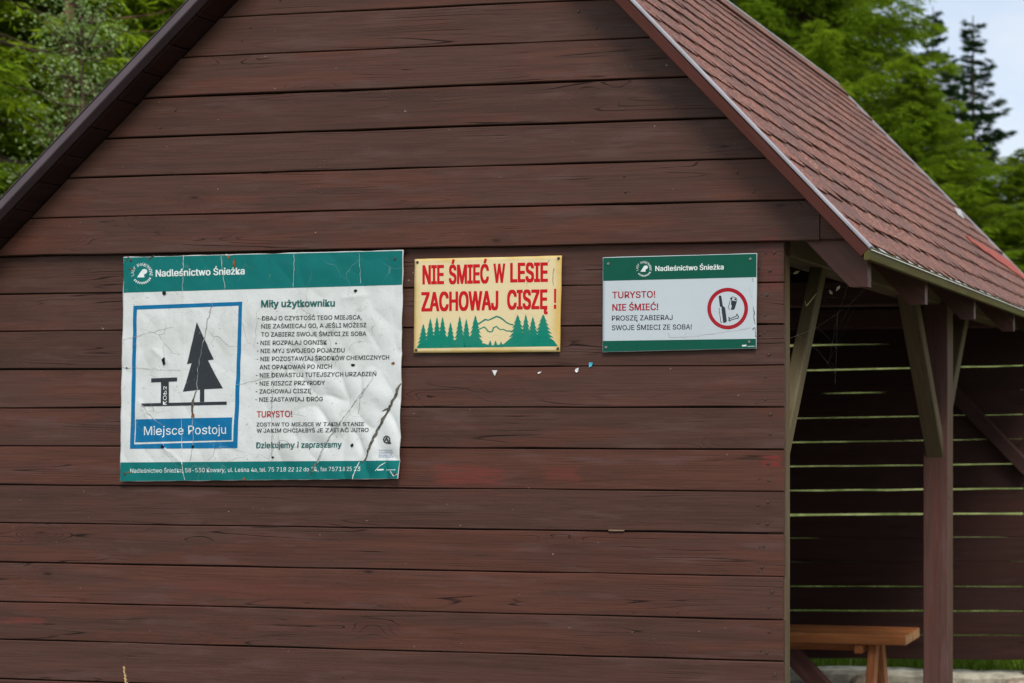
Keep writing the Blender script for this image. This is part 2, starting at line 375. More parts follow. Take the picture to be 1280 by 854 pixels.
# front wall (below the gable) and gable boarding
mb = MB()
seams = [ZG, 2.180, 2.0425, 1.9045, 1.7655, 1.625, 1.485, 1.3445, 1.201, 1.057, .9185, .775, .634, .493, .352, .211, .09]
for i in range(len(seams) - 1):
    g = random.uniform(.0012, .0028)
    plank(mb, seams[i + 1] + g, seams[i] - (.002 if i else 0), lambda z: -3.15, lambda z, e=random.gauss(.002, .0015): e, random.gauss(0, .0012), .021, seed=i, tilt=random.gauss(0, .0004), piv=-1.5)
mb.build('plank_wall', M_wall, SH)
mb = MB()
gs = [ZG, 2.451, 2.592, 2.731, 2.871, 3.008, 3.145, 3.285, 3.425, 3.565, 3.70, 3.80]
for i in range(len(gs) - 1):
    g = random.uniform(.0018, .0045)
    z0, z1 = gs[i] + (0 if i == 0 else .002), gs[i + 1] - g
    yf = -.024 + random.gauss(0, .0013)
    tl = random.gauss(0, .0005)
    if i == 0:
        plank(mb, z0, z1, lambda z: max(xl_roof(z), -3.12), lambda z: .135, yf, .022, seed=40 + i, tint=.62)
        plank(mb, z0 + .001, z1 - .002, lambda z: .1375, xr_roof, yf + .0015, .022, seed=90 + i, tint=.45)
    else:
        plank(mb, z0, z1, xl_roof, xr_roof, yf, .022, seed=40 + i, tilt=tl, piv=-1.2, tint=random.uniform(.05, .45) if i > 1 else .5)
mb.build('gable_boarding', M_wall, SH)
# light-tight backing lath behind the seams
mb = MB()
for z in seams[1:-1]: mb.beam((-3.1, .029, z), (-.06, .029, z), .012, .04, ch=.001)
for z in gs[1:-1]: mb.beam((xl_roof(z) + .05, .006, z), (xr_roof(z) - .06, .006, z), .012, .04, ch=.001)
mb.build('seam_lath', M_gap, SH)
# nail dents near the board ends
nails = []
for i in range(len(seams) - 1):
    for k in (.28, .72):
        z = seams[i] + (seams[i + 1] - seams[i]) * k + random.gauss(0, .008)
        if z < .75: continue
        nails.append((-.052 + random.gauss(0, .010), -.0012, z, random.uniform(.0042, .0066)))
        if random.random() < .6: nails.append((-.085 + random.gauss(0, .014), -.0012, z + random.gauss(0, .012), .0032))
        if i > 6: nails.append((-1.62 + random.gauss(0, .012), -.0012, z, .0028))
for i in range(1, 7):
    for k in (.3, .7):
        z = gs[i] + (gs[i + 1] - gs[i]) * k
        for x in (xr_roof(z) - .16, xl_roof(z) + .17, -.55):
            nails.append((x + random.gauss(0, .012), -.0255, z + random.gauss(0, .008), random.uniform(.0028, .0045)))
m = MB(); m.disc((0, 0, 0), 1, .4, 10); nail0 = m.build('nail_head', M_nail, SH)
for i, (x, y, z, r) in enumerate(nails[:99]):
    o = nail0 if i == 0 else nail0.copy()
    if i: COL.objects.link(o); o.parent = SH
    o.location = (x, y, z); o.scale = (r, r, r)

# slatted far wall; it hangs about one degree out of level, gaps let the meadow shine through
mb = MB(); YW = 4.46
piv = -.9; z = .150
gaps = [.005, .0075, .0065, .0012, .003, .0135, .0085, .006, .003, .003, .0005, .007, .0012, .001, .001, .001, .001, .001]
pitch = .1570
for i, g in enumerate(gaps):
    z1 = z + pitch - g
    if z1 > 3.0: break
    if z1 < 2.25: plank(mb, z, z1, lambda q: -3.12, lambda q: .03, YW, .022, seed=200 + i, tilt=.018 + (0, .001, -.0008, .0006, .0012, 0, -.0006, 0, .001, -.001, 0, -.002, 0, 0, 0, 0, 0)[i], piv=piv, wob=.0013)
    else: plank(mb, z, z1, lambda q: max(-3.12, xl_roof(q) + .03), lambda q: min(.25, xr_roof(q) - .03), YW, .022, seed=200 + i, tilt=.0, piv=piv)
    z += pitch
while z < 3.7:
    plank(mb, z, z + .15, xl_roof, xr_roof, YW + .001, .022, seed=300 + int(z * 10)); z += .153
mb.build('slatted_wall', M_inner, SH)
# closed left side wall
mb = MB(); z = .09
while z < 2.1:
    mb.beam((-3.13, .03, z + .069), (-3.13, 4.34, z + .069), .138, .022, up=(1, 0, 0)); z += .1405
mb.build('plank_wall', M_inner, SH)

# posts, plates, braces, rafters
def post(x, y, w=.122, dy=.122, z1=2.275, mat=None):
    m = MB(); m.beam((x, y, .0), (x, y, z1), w, dy, up=(0, 1, 0), ch=.0035); return m.build('post', mat or M_beam, SH)
mb = MB(); mb.beam((-.05, .0522, .0), (-.05, .0522, 2.275), .098, .052, up=(0, 1, 0), ch=.003); mb.build('post', M_olive, SH)
post(-.027, 2.321)
mb = MB(); mb.tube([(.030, 2.275, 1.33), (.050, 2.262, 1.335), (.054, 2.258, 1.352)], [.003, .003, .002], 6); mb.build('hook', M_screw, SH)
post(.04, YW + .085, w=.06)
for y in (.10, 2.32, YW + .085): post(-3.02, y)
def beam(name, mat, *a, **k):
    m = MB(); m.beam(*a, **k); return m.build(name, mat, SH)
beam('wall_plate', M_olive, (-.06, .085, 2.335), (-.06, YB - .02, 2.335), .118, .12, ch=.005)
beam('wall_plate', M_olive, (-3.02, .085, 2.18), (-3.02, YB - .02, 2.18), .118, .12, ch=.005)
for y in (2.32, 4.2): beam('tie_beam', M_beam, (-3.0, y, 2.335), (-.13, y, 2.335), .10, .12, ch=.005)
# knee braces in the plane of the open side
def brace(y0, zlow, y1, zhigh, x=-.062, w=.088, mat=None, h=.07):
    beam('brace', mat or M_olive, (x, y0, zlow), (x, y1, zhigh), w, h, up=(0, 0, 1), ch=.004)
brace(.06, 1.58, .50, 2.30, x=-.035, w=.05, h=.052)
brace(2.30, 1.53, 1.72, 2.31, x=-.030, w=.085, h=.066)
brace(2.36, 1.62, 2.92, 2.31, x=-.034, w=.07)
beam('brace', M_inner, (.06, 4.40, 1.38), (-.62, 4.40, 2.07), .075, .085, ch=.004)
RV = .165                        # rafter depth measured plumb
def rafter(y, th=.042, x0=AX):
    ztop = lambda x: top_r(x) - DV - .002; zb = lambda x: ztop(x) - RV
    xe = .2925; zc = 2.163
    xk = AX + (AZ - DV - .002 - RV - zc) / SR
    poly = [(AX, ztop(AX)), (xe, ztop(xe)), (xe, zc), (xk, zc), (AX, zb(AX))]
    m = MB(); m.prism(poly, 'y', y, y + th, gaxis=(.7, -.714)); m.build('rafter', M_beam, SH)
    ztl = lambda x: top_l(x) - DV - .002
    if y < .02: y = .024
    poly = [(AX, ztl(AX)), (AX, ztl(AX) - RV), (LX + .05, ztl(LX + .05) - RV), (LX + .05, ztl(LX + .05))]
    m = MB(); m.prism(poly, 'y', y, y + th, gaxis=(.74, .67)); m.build('rafter', M_beam, SH)
for i, y in enumerate((-.0005, .775, 1.665, 2.625, 3.52, 4.40)): rafter(y + (0 if i else .0))
# concrete floor
mb = MB(); mb.prism([(-3.2, -.10), (.25, -.10), (.25, -.002), (-3.2, -.002)], 'y', .0, 4.40); fl = mb.build('floor', plain('concrete_floor', (.21, .20, .185), .85, .2, .25, 6, bump=.3), SH)

# roof: deck boards running along the building, and what is fixed to it
RL = math.hypot(EX - AX, AZ - EZ); LL = math.hypot(AX - LX, AZ - LZ)
ur = Vector(((AX - EX) / RL, 0, (AZ - EZ) / RL)); nr = Vector((-ur.z * -1, 0, -ur.x))   # up-slope and normal, right side
nr = Vector((ur.z, 0, -ur.x))
ul = Vector(((AX - LX) / LL, 0, (AZ - LZ) / LL)); nl = Vector((-ul.z, 0, ul.x))
Er = Vector((EX, 0, EZ)); El = Vector((LX, 0, LZ))
def deck(mb, E0, u, n, Ltot):
    s = .004; w = .14
    while s < Ltot - .02:
        e = min(s + w - .004, Ltot - .004)
        c = E0 + u * ((s + e) / 2) - n * .017
        mb.beam(c + Vector((0, YF + .02, 0)), c + Vector((0, YB - .02, 0)), e - s, .024, up=n, ch=.003)
        s += w
mb = MB(); deck(mb, Er, ur, nr, RL - .03); deck(mb, El, ul, nl, LL - .03)
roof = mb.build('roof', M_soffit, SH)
# felt under the shingles
mb = MB()
for E0, u, n, Lt in ((Er, ur, nr, RL), (El, ul, nl, LL)):
    mb.beam(E0 + u * (Lt / 2) - n * .003 + Vector((0, YF + .012, 0)), E0 + u * (Lt / 2) - n * .003 + Vector((0, YB - .012, 0)), Lt, .004, up=n, ch=.0005)
mb.build('roofing_felt', M_base, roof)
PATCH = (3.30, YB, .46, .64)     # y range and slope range where the red strip shows
def shingles(E0, u, n, Lt, seed):
    rnd = random.Random(seed); mb = MB(); ex = .139; k = 0; s = -.012
    while s < Lt - .05:
        tw = .160; y = YF - .004 - (tw / 2 if k % 2 else 0)
        while y < YB - .01:
            y0 = max(y + .003, YF - .003); y1 = min(y + tw - .003, YB + .004)
            if y1 - y0 > .02:
                s1 = min(s + ex + .055, Lt - .004)
                a = rnd.gauss(0, .0035); sl_ = rnd.uniform(.026, .042); lift0 = .0086 + abs(rnd.gauss(0, .0012)); lift1 = .0098 + abs(rnd.gauss(0, .0022))
                if rnd.random() < .08: lift1 += .007
                cut = .016
                pts = [(y0, s + a + sl_ + cut * .6, lift0), (y0 + cut, s + a + sl_, lift0 + .001), ((y0 + y1) / 2, s + a + sl_ * .5 + rnd.gauss(0, .001), (lift0 + lift1) / 2), (y1 - cut, s + a, lift1 + .001), (y1, s + a + cut * .8, lift1),
                       (y1, s + ex * .6, .0075), (y1, s1, .002), (y0, s1, .002), (y0, s + ex * .6, .0075)]
                th = .0036
                vs = [E0 + u * q[1] + n * (q[2] + .0005) + Vector((0, q[0], 0)) for q in pts] + [E0 + u * q[1] + n * (q[2] - th) + Vector((0, q[0], 0)) for q in pts]
                m_ = 9
                fs = [(0, 1, 2, 3, 4, 5, 8), (8, 5, 6, 7)] + [(i, m_ + i, m_ + (i + 1) % m_, (i + 1) % m_) for i in range(m_)]
                fs += [tuple(m_ + i for i in (8, 5, 4, 3, 2, 1, 0)), tuple(m_ + i for i in (7, 6, 5, 8))]
                mb.add(vs, fs, None, rnd.random())
            y += tw
        s += ex; k += 1
    return mb.build('shingles', M_shingle, roof, fix=False)
shingles(Er, ur, nr, RL, 3); shingles(El, ul, nl, LL, 4)
# red strip where shingles have slipped, with lifted scraps of felt
mb = MB()
y0, y1, sa, sb = PATCH
n_ = 14; vs = []
for i in range(n_ + 1):
    k = i / n_; y = y0 + (y1 - .03 - y0) * k
    lo = .575 - .20 * k + .012 * math.sin(i * 2.1); hi = .630 + .010 * math.sin(i * 1.7) - .01 * k
    for q, h in ((lo, .0165), (hi, .0165), (hi, .0125), (lo, .0125)): vs.append(Er + ur * q + nr * h + Vector((0, y, 0)))
fs = []
for i in range(n_):
    for j in range(4): fs.append((i * 4 + j, i * 4 + (j + 1) % 4, i * 4 + 4 + (j + 1) % 4, i * 4 + 4 + j))
fs += [(0, 1, 2, 3), tuple(n_ * 4 + j for j in (3, 2, 1, 0))]
mb.add(vs, fs); mb.build('roof_patch', M_patch, roof)
mb = MB()
c0 = Er + ur * .98 + Vector((0, 4.30, 0))
def fp(a, b, h): return c0 + Vector((0, a, 0)) + ur * b + nr * h
mb.add([fp(-.16, -.02, .014), fp(-.04, -.035, .016), fp(-.02, .03, .034), fp(-.14, .035, .030), fp(-.16, -.02, .010), fp(-.04, -.035, .012), fp(-.02, .03, .030), fp(-.14, .035, .026)],
       [(0, 1, 2, 3), (7, 6, 5, 4), (0, 4, 5, 1), (1, 5, 6, 2), (2, 6, 7, 3), (3, 7, 4, 0)])
mb.build('torn_felt', M_pale, roof)
# ridge cap, verges, eave
mb = MB()
y = YF - .004; k = 0
while y < YB:
    e = min(y + .30, YB + .006)
    for u, n in ((ur, nr), (ul, nl)):
        A = Vector((AX, 0, AZ))
        c = A - u * .055 + n * (.017 + .003 * (k % 2))
        mb.beam(c + Vector((0, y, 0)), c + Vector((0, e - .004, 0)), .12, .004, up=n, ch=.0005)
    y += .145; k += 1
mb.build('ridge_cap', M_shingle, roof)
mb = MB(); A = Vector((AX, 0, AZ)); c = A - ur * .004 + nr * .024
mb.beam(c + Vector((0, YF + .6, 0)), c + Vector((0, YB, 0)), .018, .006, up=nr, ch=.001)
mb.build('ridge_strip', M_pale, roof)
def slope_beam(name, mat, E0, u, n, s0, s1, ya, yb, h0, h1):
    m = MB(); c = Vector((0, (ya + yb) / 2, 0)) + n * ((h0 + h1) / 2)
    m.beam(E0 + u * s0 + c, E0 + u * s1 + c, yb - ya, h1 - h0, up=n, ch=.0025); return m.build(name, mat, roof)
slope_beam('verge_board', M_verge, Er, ur, nr, -.012, RL - .005, YF - .022, YF + .0175, -.034, .002)
slope_beam('verge_board', M_verge_l, El, ul, nl, -.012, LL - .005, YF - .022, YF + .0175, -.020, .006)
slope_beam('metal_edge', M_flash, Er, ur, nr, -.014, RL, YF - .026, YF + .006, .004, .0145)
slope_beam('metal_edge', M_verge_l, El, ul, nl, -.014, LL, YF - .024, YF + .006, .0065, .010)
slope_beam('verge_board', M_verge, Er, ur, nr, -.012, RL - .005, YB - .0175, YB + .02, -.034, .002)
slope_beam('metal_edge', M_flash, Er, ur, nr, -.014, RL, YB - .01, YB + .026, .004, .0165)
mb = MB(); mb.beam((EX + .004, YF - .02, EZ - .021), (EX + .004, YB, EZ - .021), .018, .044, up=(0, 0, 1), ch=.003); mb.build('eave_board', M_eave, roof)
mb = MB(); mb.beam(tuple(Er + ur * -.001 + nr * .0035 + Vector((0, YF - .004, 0))), tuple(Er + ur * -.001 + nr * .0035 + Vector((0, YB, 0))), .036, .003, up=nr, ch=.0005); mb.build('felt_edge', M_pale, roof)

# ------------------------------------------------------------------ far kerb with field stones
def rock(name, c, r, seed, parent=None):
    bm = bmesh.new(); bmesh.ops.create_icosphere(bm, subdivisions=3, radius=1)
    for v in bm.verts:
        k = 1 + .28 * mnoise.noise(v.co * 1.2 + Vector((seed, 0, 0))) + .07 * mnoise.noise(v.co * 4 + Vector((0, seed, 0)))
        v.co = Vector((v.co.x * r[0], v.co.y * r[1], v.co.z * r[2])) * k
    me = bpy.data.meshes.new(name); bm.to_mesh(me); bm.free(); me.polygons.foreach_set('use_smooth', [True] * len(me.polygons))
    return link(name, me, M_stone, parent, c)
M_stone = plain('field_stone', (.36, .29, .22), .9, .2, .4, 14, bump=.9)
M_kerb = plain('lichened_concrete', (.40, .37, .29), .92, .2, .4, 9, bump=1.0)
mb = MB(); rr = random.Random(5); n_ = 46; vs = []
for i in range(n_ + 1):
    x = -3.3 + 4.6 * i / n_
    yy = 4.43 + .004 * rr.gauss(0, 1); zt = .066 + .004 * rr.gauss(0, 1)
    for (y, z) in ((yy, -.2), (yy - .015, zt - .02), (yy + .02, zt), (4.6, zt + .004), (4.6, -.2)): vs.append((x, y, z))
fs = [(i * 5 + j, i * 5 + (j + 1) % 5, i * 5 + 5 + (j + 1) % 5, i * 5 + 5 + j) for i in range(n_) for j in range(5)] + [tuple(range(5)), tuple(n_ * 5 + j for j in range(5))]
mb.add(vs, fs); kb = mb.build('stone_kerb', M_kerb, None)
tag(kb, 'low grey concrete kerb under the slatted far wall of the shelter', 'kerb')
for (x, r, s, lab) in ((-.98, (.13, .09, .07), 1, 'rounded brown field stone at the kerb behind the bench leg'), (.02, (.14, .10, .07), 5, 'pale field stone at the kerb right of the wooden post')):
    tag(rock('field_stone', (x, 4.36, .0), r, s), lab, 'stone', 'field stones along the kerb')
# a dry twig lying in the grass gap is part of the grass; blades of grass behind the kerb
def blades(name, n, xr, yr, hmin, hmax, seed):
    r = np.random.RandomState(seed)
    x = r.uniform(*xr, n); y = yr[0] + (yr[1] - yr[0]) * r.rand(n) ** 1.6; h = r.uniform(hmin, hmax, n); a = r.uniform(0, 6.283, n); b = r.uniform(0, 6.283, n); w = r.uniform(.003, .006, n); ln = r.uniform(.1, .6, n)
    z0 = np.array([ghgt(p, q) for p, q in zip(x, y)])
    P = np.zeros((n, 3, 3))
    P[:, 0] = np.stack([x - w * np.cos(a), y - w * np.sin(a), z0], 1); P[:, 1] = np.stack([x + w * np.cos(a), y + w * np.sin(a), z0], 1)
    P[:, 2] = np.stack([x + h * ln * np.cos(b), y + h * ln * np.sin(b), z0 + h], 1)
    me = bpy.data.meshes.new(name); me.from_pydata(P.reshape(-1, 3).tolist(), [], np.arange(3 * n).reshape(-1, 3).tolist())
    t = me.attributes.new('tint', 'FLOAT', 'POINT'); t.data.foreach_set('value', np.repeat(r.rand(n), 3).astype(np.float32))
    return link(name, me, F_grass)
tag(blades('meadow_grass', 26000, (-3.6, 3.2), (4.66, 8.5), .06, .20, 2), kind='stuff')

# ------------------------------------------------------------------ bench inside
BX, BY = -.370, 3.14
BN = empty('wooden_bench', (BX, BY, 0), 'orange varnished plank bench on splayed legs standing inside the dark shelter', 'bench')
def bpart(name, mat, fn):
    m = MB(); fn(m); o = m.build(name, mat, None); o.parent = BN; return o
bpart('seat', [M_bench, M_endgrain], lambda m: [m.beam((-1.6, y, .511), (0, y, .511), .15, .055, ch=.005, tint=t) for y, t in ((-.078, .3), (.078, .8))] + [m.beam((0, y, .511), (.0035, y, .511), .138, .045, ch=.003, mi=1) for y in (-.078, .078)])
for (yt, yb) in ((-.045, -.18), (.05, .20)):
    for xx in (-.205, -1.40):
        bpart('leg', M_bench, lambda m: m.beam((xx, yb, 0), (xx, yt, .477), .05, .062, up=(0, 1, 0), ch=.004))
bpart('crossbar', M_bench, lambda m: m.beam((-.27, -.13, .454), (-.27, .13, .454), .045, .045, ch=.004))
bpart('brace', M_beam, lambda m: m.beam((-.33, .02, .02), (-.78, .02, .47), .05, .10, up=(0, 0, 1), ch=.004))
bpart('stretcher', M_bench, lambda m: m.beam((-1.40, .0, .452), (-.30, .0, .452), .05, .05, ch=.004))

# ------------------------------------------------------------------ information boards
# a flat drawing sheet per board: sheet units -> metres in the plane of the wall
def sheet(H):
    def f(u, v):
        w = H[6] * u + H[7] * v + 1
        return ((H[0] * u + H[1] * v + H[2]) / w, (H[3] * u + H[4] * v + H[5]) / w)
    return f
class Board:
    def __init__(s, name, H, quad, label, dent=None, y=-.012, thick=.003):
        s.sh = sheet(H); q = [s.sh(*p) for p in quad]; s.ox, s.oz = q[3]; s.y = y
        s.q = [(a - s.ox, b - s.oz) for a, b in q]          # TL TR BR BL
        s.maxe = .03 if dent is not big_dent else .014; s.root = empty(name, (s.ox, y, s.oz), label, 'sign', 'information boards on the plank wall')
        s.dent = dent or (lambda x, z: 0.); s.th = thick; s.layer = 0
    def loc(s, u, v): a, b = s.sh(u, v); return (a - s.ox, b - s.oz)
    def grid(s, name, mat, quad, nx, nz, lay=0., sub=None, wobble=0., thick=0.):
        """quad TL TR BR BL in local metres, as a gridded sheet following the dents"""
        TL, TR, BR, BL = quad; vs = []; fs = []
        for j in range(nz + 1):
            for i in range(nx + 1):
                a, b = i / nx, j / nz
                x = (BL[0] * (1 - a) + BR[0] * a) * (1 - b) + (TL[0] * (1 - a) + TR[0] * a) * b
                z = (BL[1] * (1 - a) + BR[1] * a) * (1 - b) + (TL[1] * (1 - a) + TR[1] * a) * b
                if wobble:
                    e = wobble * mnoise.noise(Vector((x * 14, z * 14, 3)))
                    if i in (0, nx): x += e
                    if j in (0, nz): z += e
                vs.append((x, -s.dent(x, z) - lay, z))
        W_ = nx + 1
        for j in range(nz):
            for i in range(nx): fs.append((j * W_ + i, j * W_ + i + 1, (j + 1) * W_ + i + 1, (j + 1) * W_ + i))
        if thick:
            k = len(vs); vs += [(x, y + thick, z) for (x, y, z) in vs]
            bd = [i for i in range(nx)] + [j * W_ + nx for j in range(nz)] + [nz * W_ + i for i in range(nx, 0, -1)] + [j * W_ for j in range(nz, 0, -1)]
            fs += [(bd[i], k + bd[i], k + bd[(i + 1) % len(bd)], bd[(i + 1) % len(bd)]) for i in range(len(bd))]
            fs += [tuple(k + i for i in q[::-1]) for q in fs[:nx * nz]]
        me = bpy.data.meshes.new(name); me.from_pydata(vs, [], fs); me.polygons.foreach_set('use_smooth', [len(p.vertices) == 4 and True for p in me.polygons])
        if thick:
            for p in me.polygons:
                if abs(p.normal.y) < .5: p.use_smooth = False
        return link(name, me, mat, sub or s.root)
    def sheetquad(s, pts): return [s.loc(*p) for p in pts]
    def polys(s, name, mat, polys, lay, sub=None):
        bm = bmesh.new()
        for poly in polys:
            pts = [s.loc(*p) for p in poly]
            try: bm.faces.new([bm.verts.new((x, 0, z)) for x, z in pts])
            except ValueError: pass
        bmesh.ops.recalc_face_normals(bm, faces=bm.faces)
        for f_ in bm.faces:
            if f_.normal.y > 0: f_.normal_flip()
        return s._finish(bm, name, mat, lay, sub)
    def _finish(s, bm, name, mat, lay, sub=None):
        bmesh.ops.triangulate(bm, faces=bm.faces)
        for _ in range(5):
            lg = [e for e in bm.edges if e.calc_length() > s.maxe]
            if not lg: break
            bmesh.ops.subdivide_edges(bm, edges=lg, cuts=1); bmesh.ops.triangulate(bm, faces=[f_ for f_ in bm.faces if len(f_.verts) > 3])
        for v in bm.verts: v.co.y += -s.dent(v.co.x, v.co.z) - lay
        me = bpy.data.meshes.new(name); bm.to_mesh(me); bm.free()
        return link(name, me, mat, sub or s.root)
    def text(s, name, mat, items, lay=.0011, sub=None):
        """items: (string, x left, x right, baseline left, baseline right, cap height, weight) in sheet units; a dash joins the line before it"""
        lines = []
        for it in items:
            if it[0] == '-' and lines: lines[-1].append(it)
            else: lines.append([it])
        for ln_ in lines:
            bm = bmesh.new()
            for (st, x0, x1, b0, b1, ch, bold) in ln_:
                pts, faces = glyphs(st, bold); xs = [p[0] for p in pts]; mnx, mxx = min(xs), max(xs); P = []
                for (gx, gy, gl) in pts:
                    a = (gx - mnx) / (mxx - mnx); l_ = s.loc(x0 + (x1 - x0) * a, b0 + (b1 - b0) * a - gy / .682 * ch)
                    P.append(bm.verts.new((l_[0], -.00004 * gl, l_[1])))
                for q in faces:
                    try: bm.faces.new([P[i] for i in q])
                    except ValueError: pass
            s._finish(bm, name, mat, lay, sub)
    def ringtext(s, bm, st, cx, cy, r, a0, a1, ch, bold=.02, flip=False):
        n = len(st)
        for i, chx in enumerate(st):
            if chx == ' ': continue
            an = R_(a0 + (a1 - a0) * i / max(1, n - 1)); pts, faces = glyphs(chx, bold)
            mx_ = (max(p[0] for p in pts) + min(p[0] for p in pts)) / 2; P = []
            for (gx, gy, gl) in pts:
                tx = (gx - mx_) / .682 * ch * .95; ty = gy / .682 * ch
                rr_ = r + ty if not flip else r + ch - ty
                tt = an + (tx / r if not flip else -tx / r)
                u = cx + rr_ * math.sin(tt); v = cy - rr_ * math.cos(tt); l_ = s.loc(u, v)
                P.append(bm.verts.new((l_[0], -.00004 * gl, l_[1])))
            for q in faces:
                try: bm.faces.new([P[k] for k in q])
                except ValueError: pass
    def stroke(s, pts, wid):
        out = []; L_ = []; R2 = []
        for i, p in enumerate(pts):
            a = pts[max(i - 1, 0)]; b = pts[min(i + 1, len(pts) - 1)]
            dx, dy = b[0] - a[0], b[1] - a[1]; ln = math.hypot(dx, dy) or 1
            w = (wid[i] if hasattr(wid, '__len__') else wid) / 2
            L_.append((p[0] - dy / ln * w, p[1] + dx / ln * w)); R2.append((p[0] + dy / ln * w, p[1] - dx / ln * w))
        for i in range(len(pts) - 1): out.append([L_[i], L_[i + 1], R2[i + 1], R2[i]])
        return out
    def screws(s, mat, pts, r, name='screw'):
        for (u, v) in pts:
            x, z = s.loc(u, v); m = MB(); m.disc((x, -s.dent(x, z) - .001, z), r, .0022, 12); m.build(name, mat, s.root)
_gl = {}
try: FONT = bpy.data.fonts.load(bpy.utils.system_resource('DATAFILES', path='fonts') + '/Inter.woff2')   # comes with Blender
except Exception: FONT = None
def glyphs(st, bold):
    k = (st, bold)
    if k not in _gl:
        c = bpy.data.curves.new('glyphs', 'FONT'); c.body = st
        if FONT: c.font = FONT
        c.resolution_u = 3; c.fill_mode = 'FRONT'
        o = bpy.data.objects.new('glyphs', c); COL.objects.link(o)
        dg = bpy.context.evaluated_depsgraph_get(); me = bpy.data.meshes.new_from_object(o.evaluated_get(dg))
        q_ = .682 / CAP[0] if CAP else 1
        base = [(v.co.x * q_, v.co.y * q_) for v in me.vertices]; fb = [tuple(p.vertices) for p in me.polygons]; n0 = len(base)
        sh = [(0, 0)] if bold <= 0 else [(-bold, -bold * .45), (bold, -bold * .45), (-bold, bold * .45), (bold, bold * .45)] + ([(0, 0)] if bold > .03 else [])
        _gl[k] = ([(x + dx, y + dy, i) for i, (dx, dy) in enumerate(sh) for x, y in base], [tuple(j + i * n0 for j in q) for i in range(len(sh)) for q in fb])
        bpy.data.objects.remove(o); bpy.data.curves.remove(c); bpy.data.meshes.remove(me)
    return _gl[k]
CAP = []
CAP.append(max(p[1] for p in glyphs('H', 0)[0])); _gl.clear()
def rag(pts, amp, seed, step=14):
    """a ragged version of a polyline, in sheet units"""
    r = random.Random(seed); out = []
    for (a, b) in zip(pts, pts[1:]):
        n = max(1, int(math.hypot(b[0] - a[0], b[1] - a[1]) / step))
        for i in range(n): out.append((a[0] + (b[0] - a[0]) * i / n + r.gauss(0, amp), a[1] + (b[1] - a[1]) * i / n + r.gauss(0, amp)))
    return out + [pts[-1]]
def blob(c, rx, ry, n=9, seed=0):
    r = random.Random(seed); return [(c[0] + rx * math.cos(6.283 * i / n) * r.uniform(.7, 1.2), c[1] + ry * math.sin(6.283 * i / n) * r.uniform(.7, 1.2)) for i in range(n)]
def emblem(B, cx, cy, r, mat):
    bm = bmesh.new()
    B.ringtext(bm, 'LASY PAŃSTWOWE', cx, cy, r * .70, -98, 98, r * .26, 0)
    def addp(poly):
        P = [bm.verts.new((B.loc(*p)[0], 0, B.loc(*p)[1])) for p in poly]
        bm.faces.new(P)
    for a0 in range(116, 236, 12):          # thick broken lower half of the ring
        seg = [(cx + r * k * math.sin(R_(a)), cy - r * k * math.cos(R_(a))) for k, aa in ((.74, (a0, a0 + 4, a0 + 7)), (.94, (a0 + 7, a0 + 4, a0))) for a in aa]
        addp(seg)
    # the white mark in the middle: a slanting loop on a broad foot
    sx = lambda x, y: (cx + x * r * .92, cy + y * r * .92)
    addp([sx(*p) for p in ((-.46, .36), (-.10, -.22), (.02, -.40), (.14, -.46), (.38, -.46), (.50, -.36), (.52, -.18), (.44, -.04), (.26, .04), (.20, .10), (.22, .22), (.24, .36))])
    for f_ in bm.faces:
        f_.normal_update()
        if f_.normal.y > 0: f_.normal_flip()
    e = B._finish(bm, 'emblem', mat, .0013)
    return e

# ---- big board
HB = [0.001088843, 0, -2.50983, 6.279125e-05, -0.001043227, 2.36793, 3.588071e-05, 0, 1]
_r = random.Random(11)
_d = [(_r.uniform(0, 1.09), _r.uniform(0, .8), _r.uniform(.02, .06), _r.uniform(-.0022, .0022)) for _ in range(46)]
_c = []   # creases: (x0,z0,x1,z1,amp,width) in metres on the board
def big_dent(x, z):
    h = sum(a * math.exp(-((x - cx_) ** 2 + (z - cz_) ** 2) / (r * r)) for cx_, cz_, r, a in _d)
    k = max(0, min(1, (x - .55) / .45)) * max(0, min(1, (.62 - z) / .3))      # the crumpled lower right
    p = Vector((x * 11 + z * 6.6, (z - x * .6) * 5.5, 0))
    h += (.0018 + .0095 * k) * (abs(mnoise.noise(p)) ** .8 * 2 - .5) + .0016 * mnoise.noise(Vector((x * 17, z * 17, 5)))
    for (x0, z0, x1, z1, a, w) in _c:
        dx, dz = x1 - x0, z1 - z0; t = max(0, min(1, ((x - x0) * dx + (z - z0) * dz) / (dx * dx + dz * dz)))
        h += a * math.exp(-math.hypot(x - x0 - t * dx, z - z0 - t * dz) / w)
    return h + .004 + .004 * k + .0035 * max(0, (.25 - z) / .25) * math.sin(x * 5.2) ** 2
BB = Board('information_board', HB, [(42.7, 59.2), (1005.6, 35.8), (993.2, 822.4), (30.3, 832)],
           'large dented white and teal rules board with a tree and table symbol', big_dent)
for (a, b, am, w) in (((998, 492), (868, 770), -.0045, .010), ((985, 500), (850, 770), .004, .02), ((875, 510), (700, 800), .0035, .008), ((348, 215), (282, 700), -.002, .006), ((250, 55), (247, 830), .0014, .004), ((150, 380), (190, 420), .004, .012), ((800, 200), (880, 190), .003, .012), ((100, 560), (190, 720), .003, .010), ((190, 720), (260, 780), .0035, .008)):
    p, q = BB.loc(*a), BB.loc(*b); _c.append((*p, *q, am, w))
BB.grid('panel', P_white, BB.q, 230, 168, 0, thick=.0028, wobble=.003)
def inset(q, e=.0012):
    cx_ = sum(p[0] for p in q) / 4; cz_ = sum(p[1] for p in q) / 4
    return [(p[0] + (e if p[0] < cx_ else -e), p[1] + (e if p[1] < cz_ else -e)) for p in q]
BB.grid('header_band', P_teal, inset(BB.sheetquad([(43, 60), (1005.2, 36.5), (1003, 156), (41.5, 183)])), 230, 30, .0007)
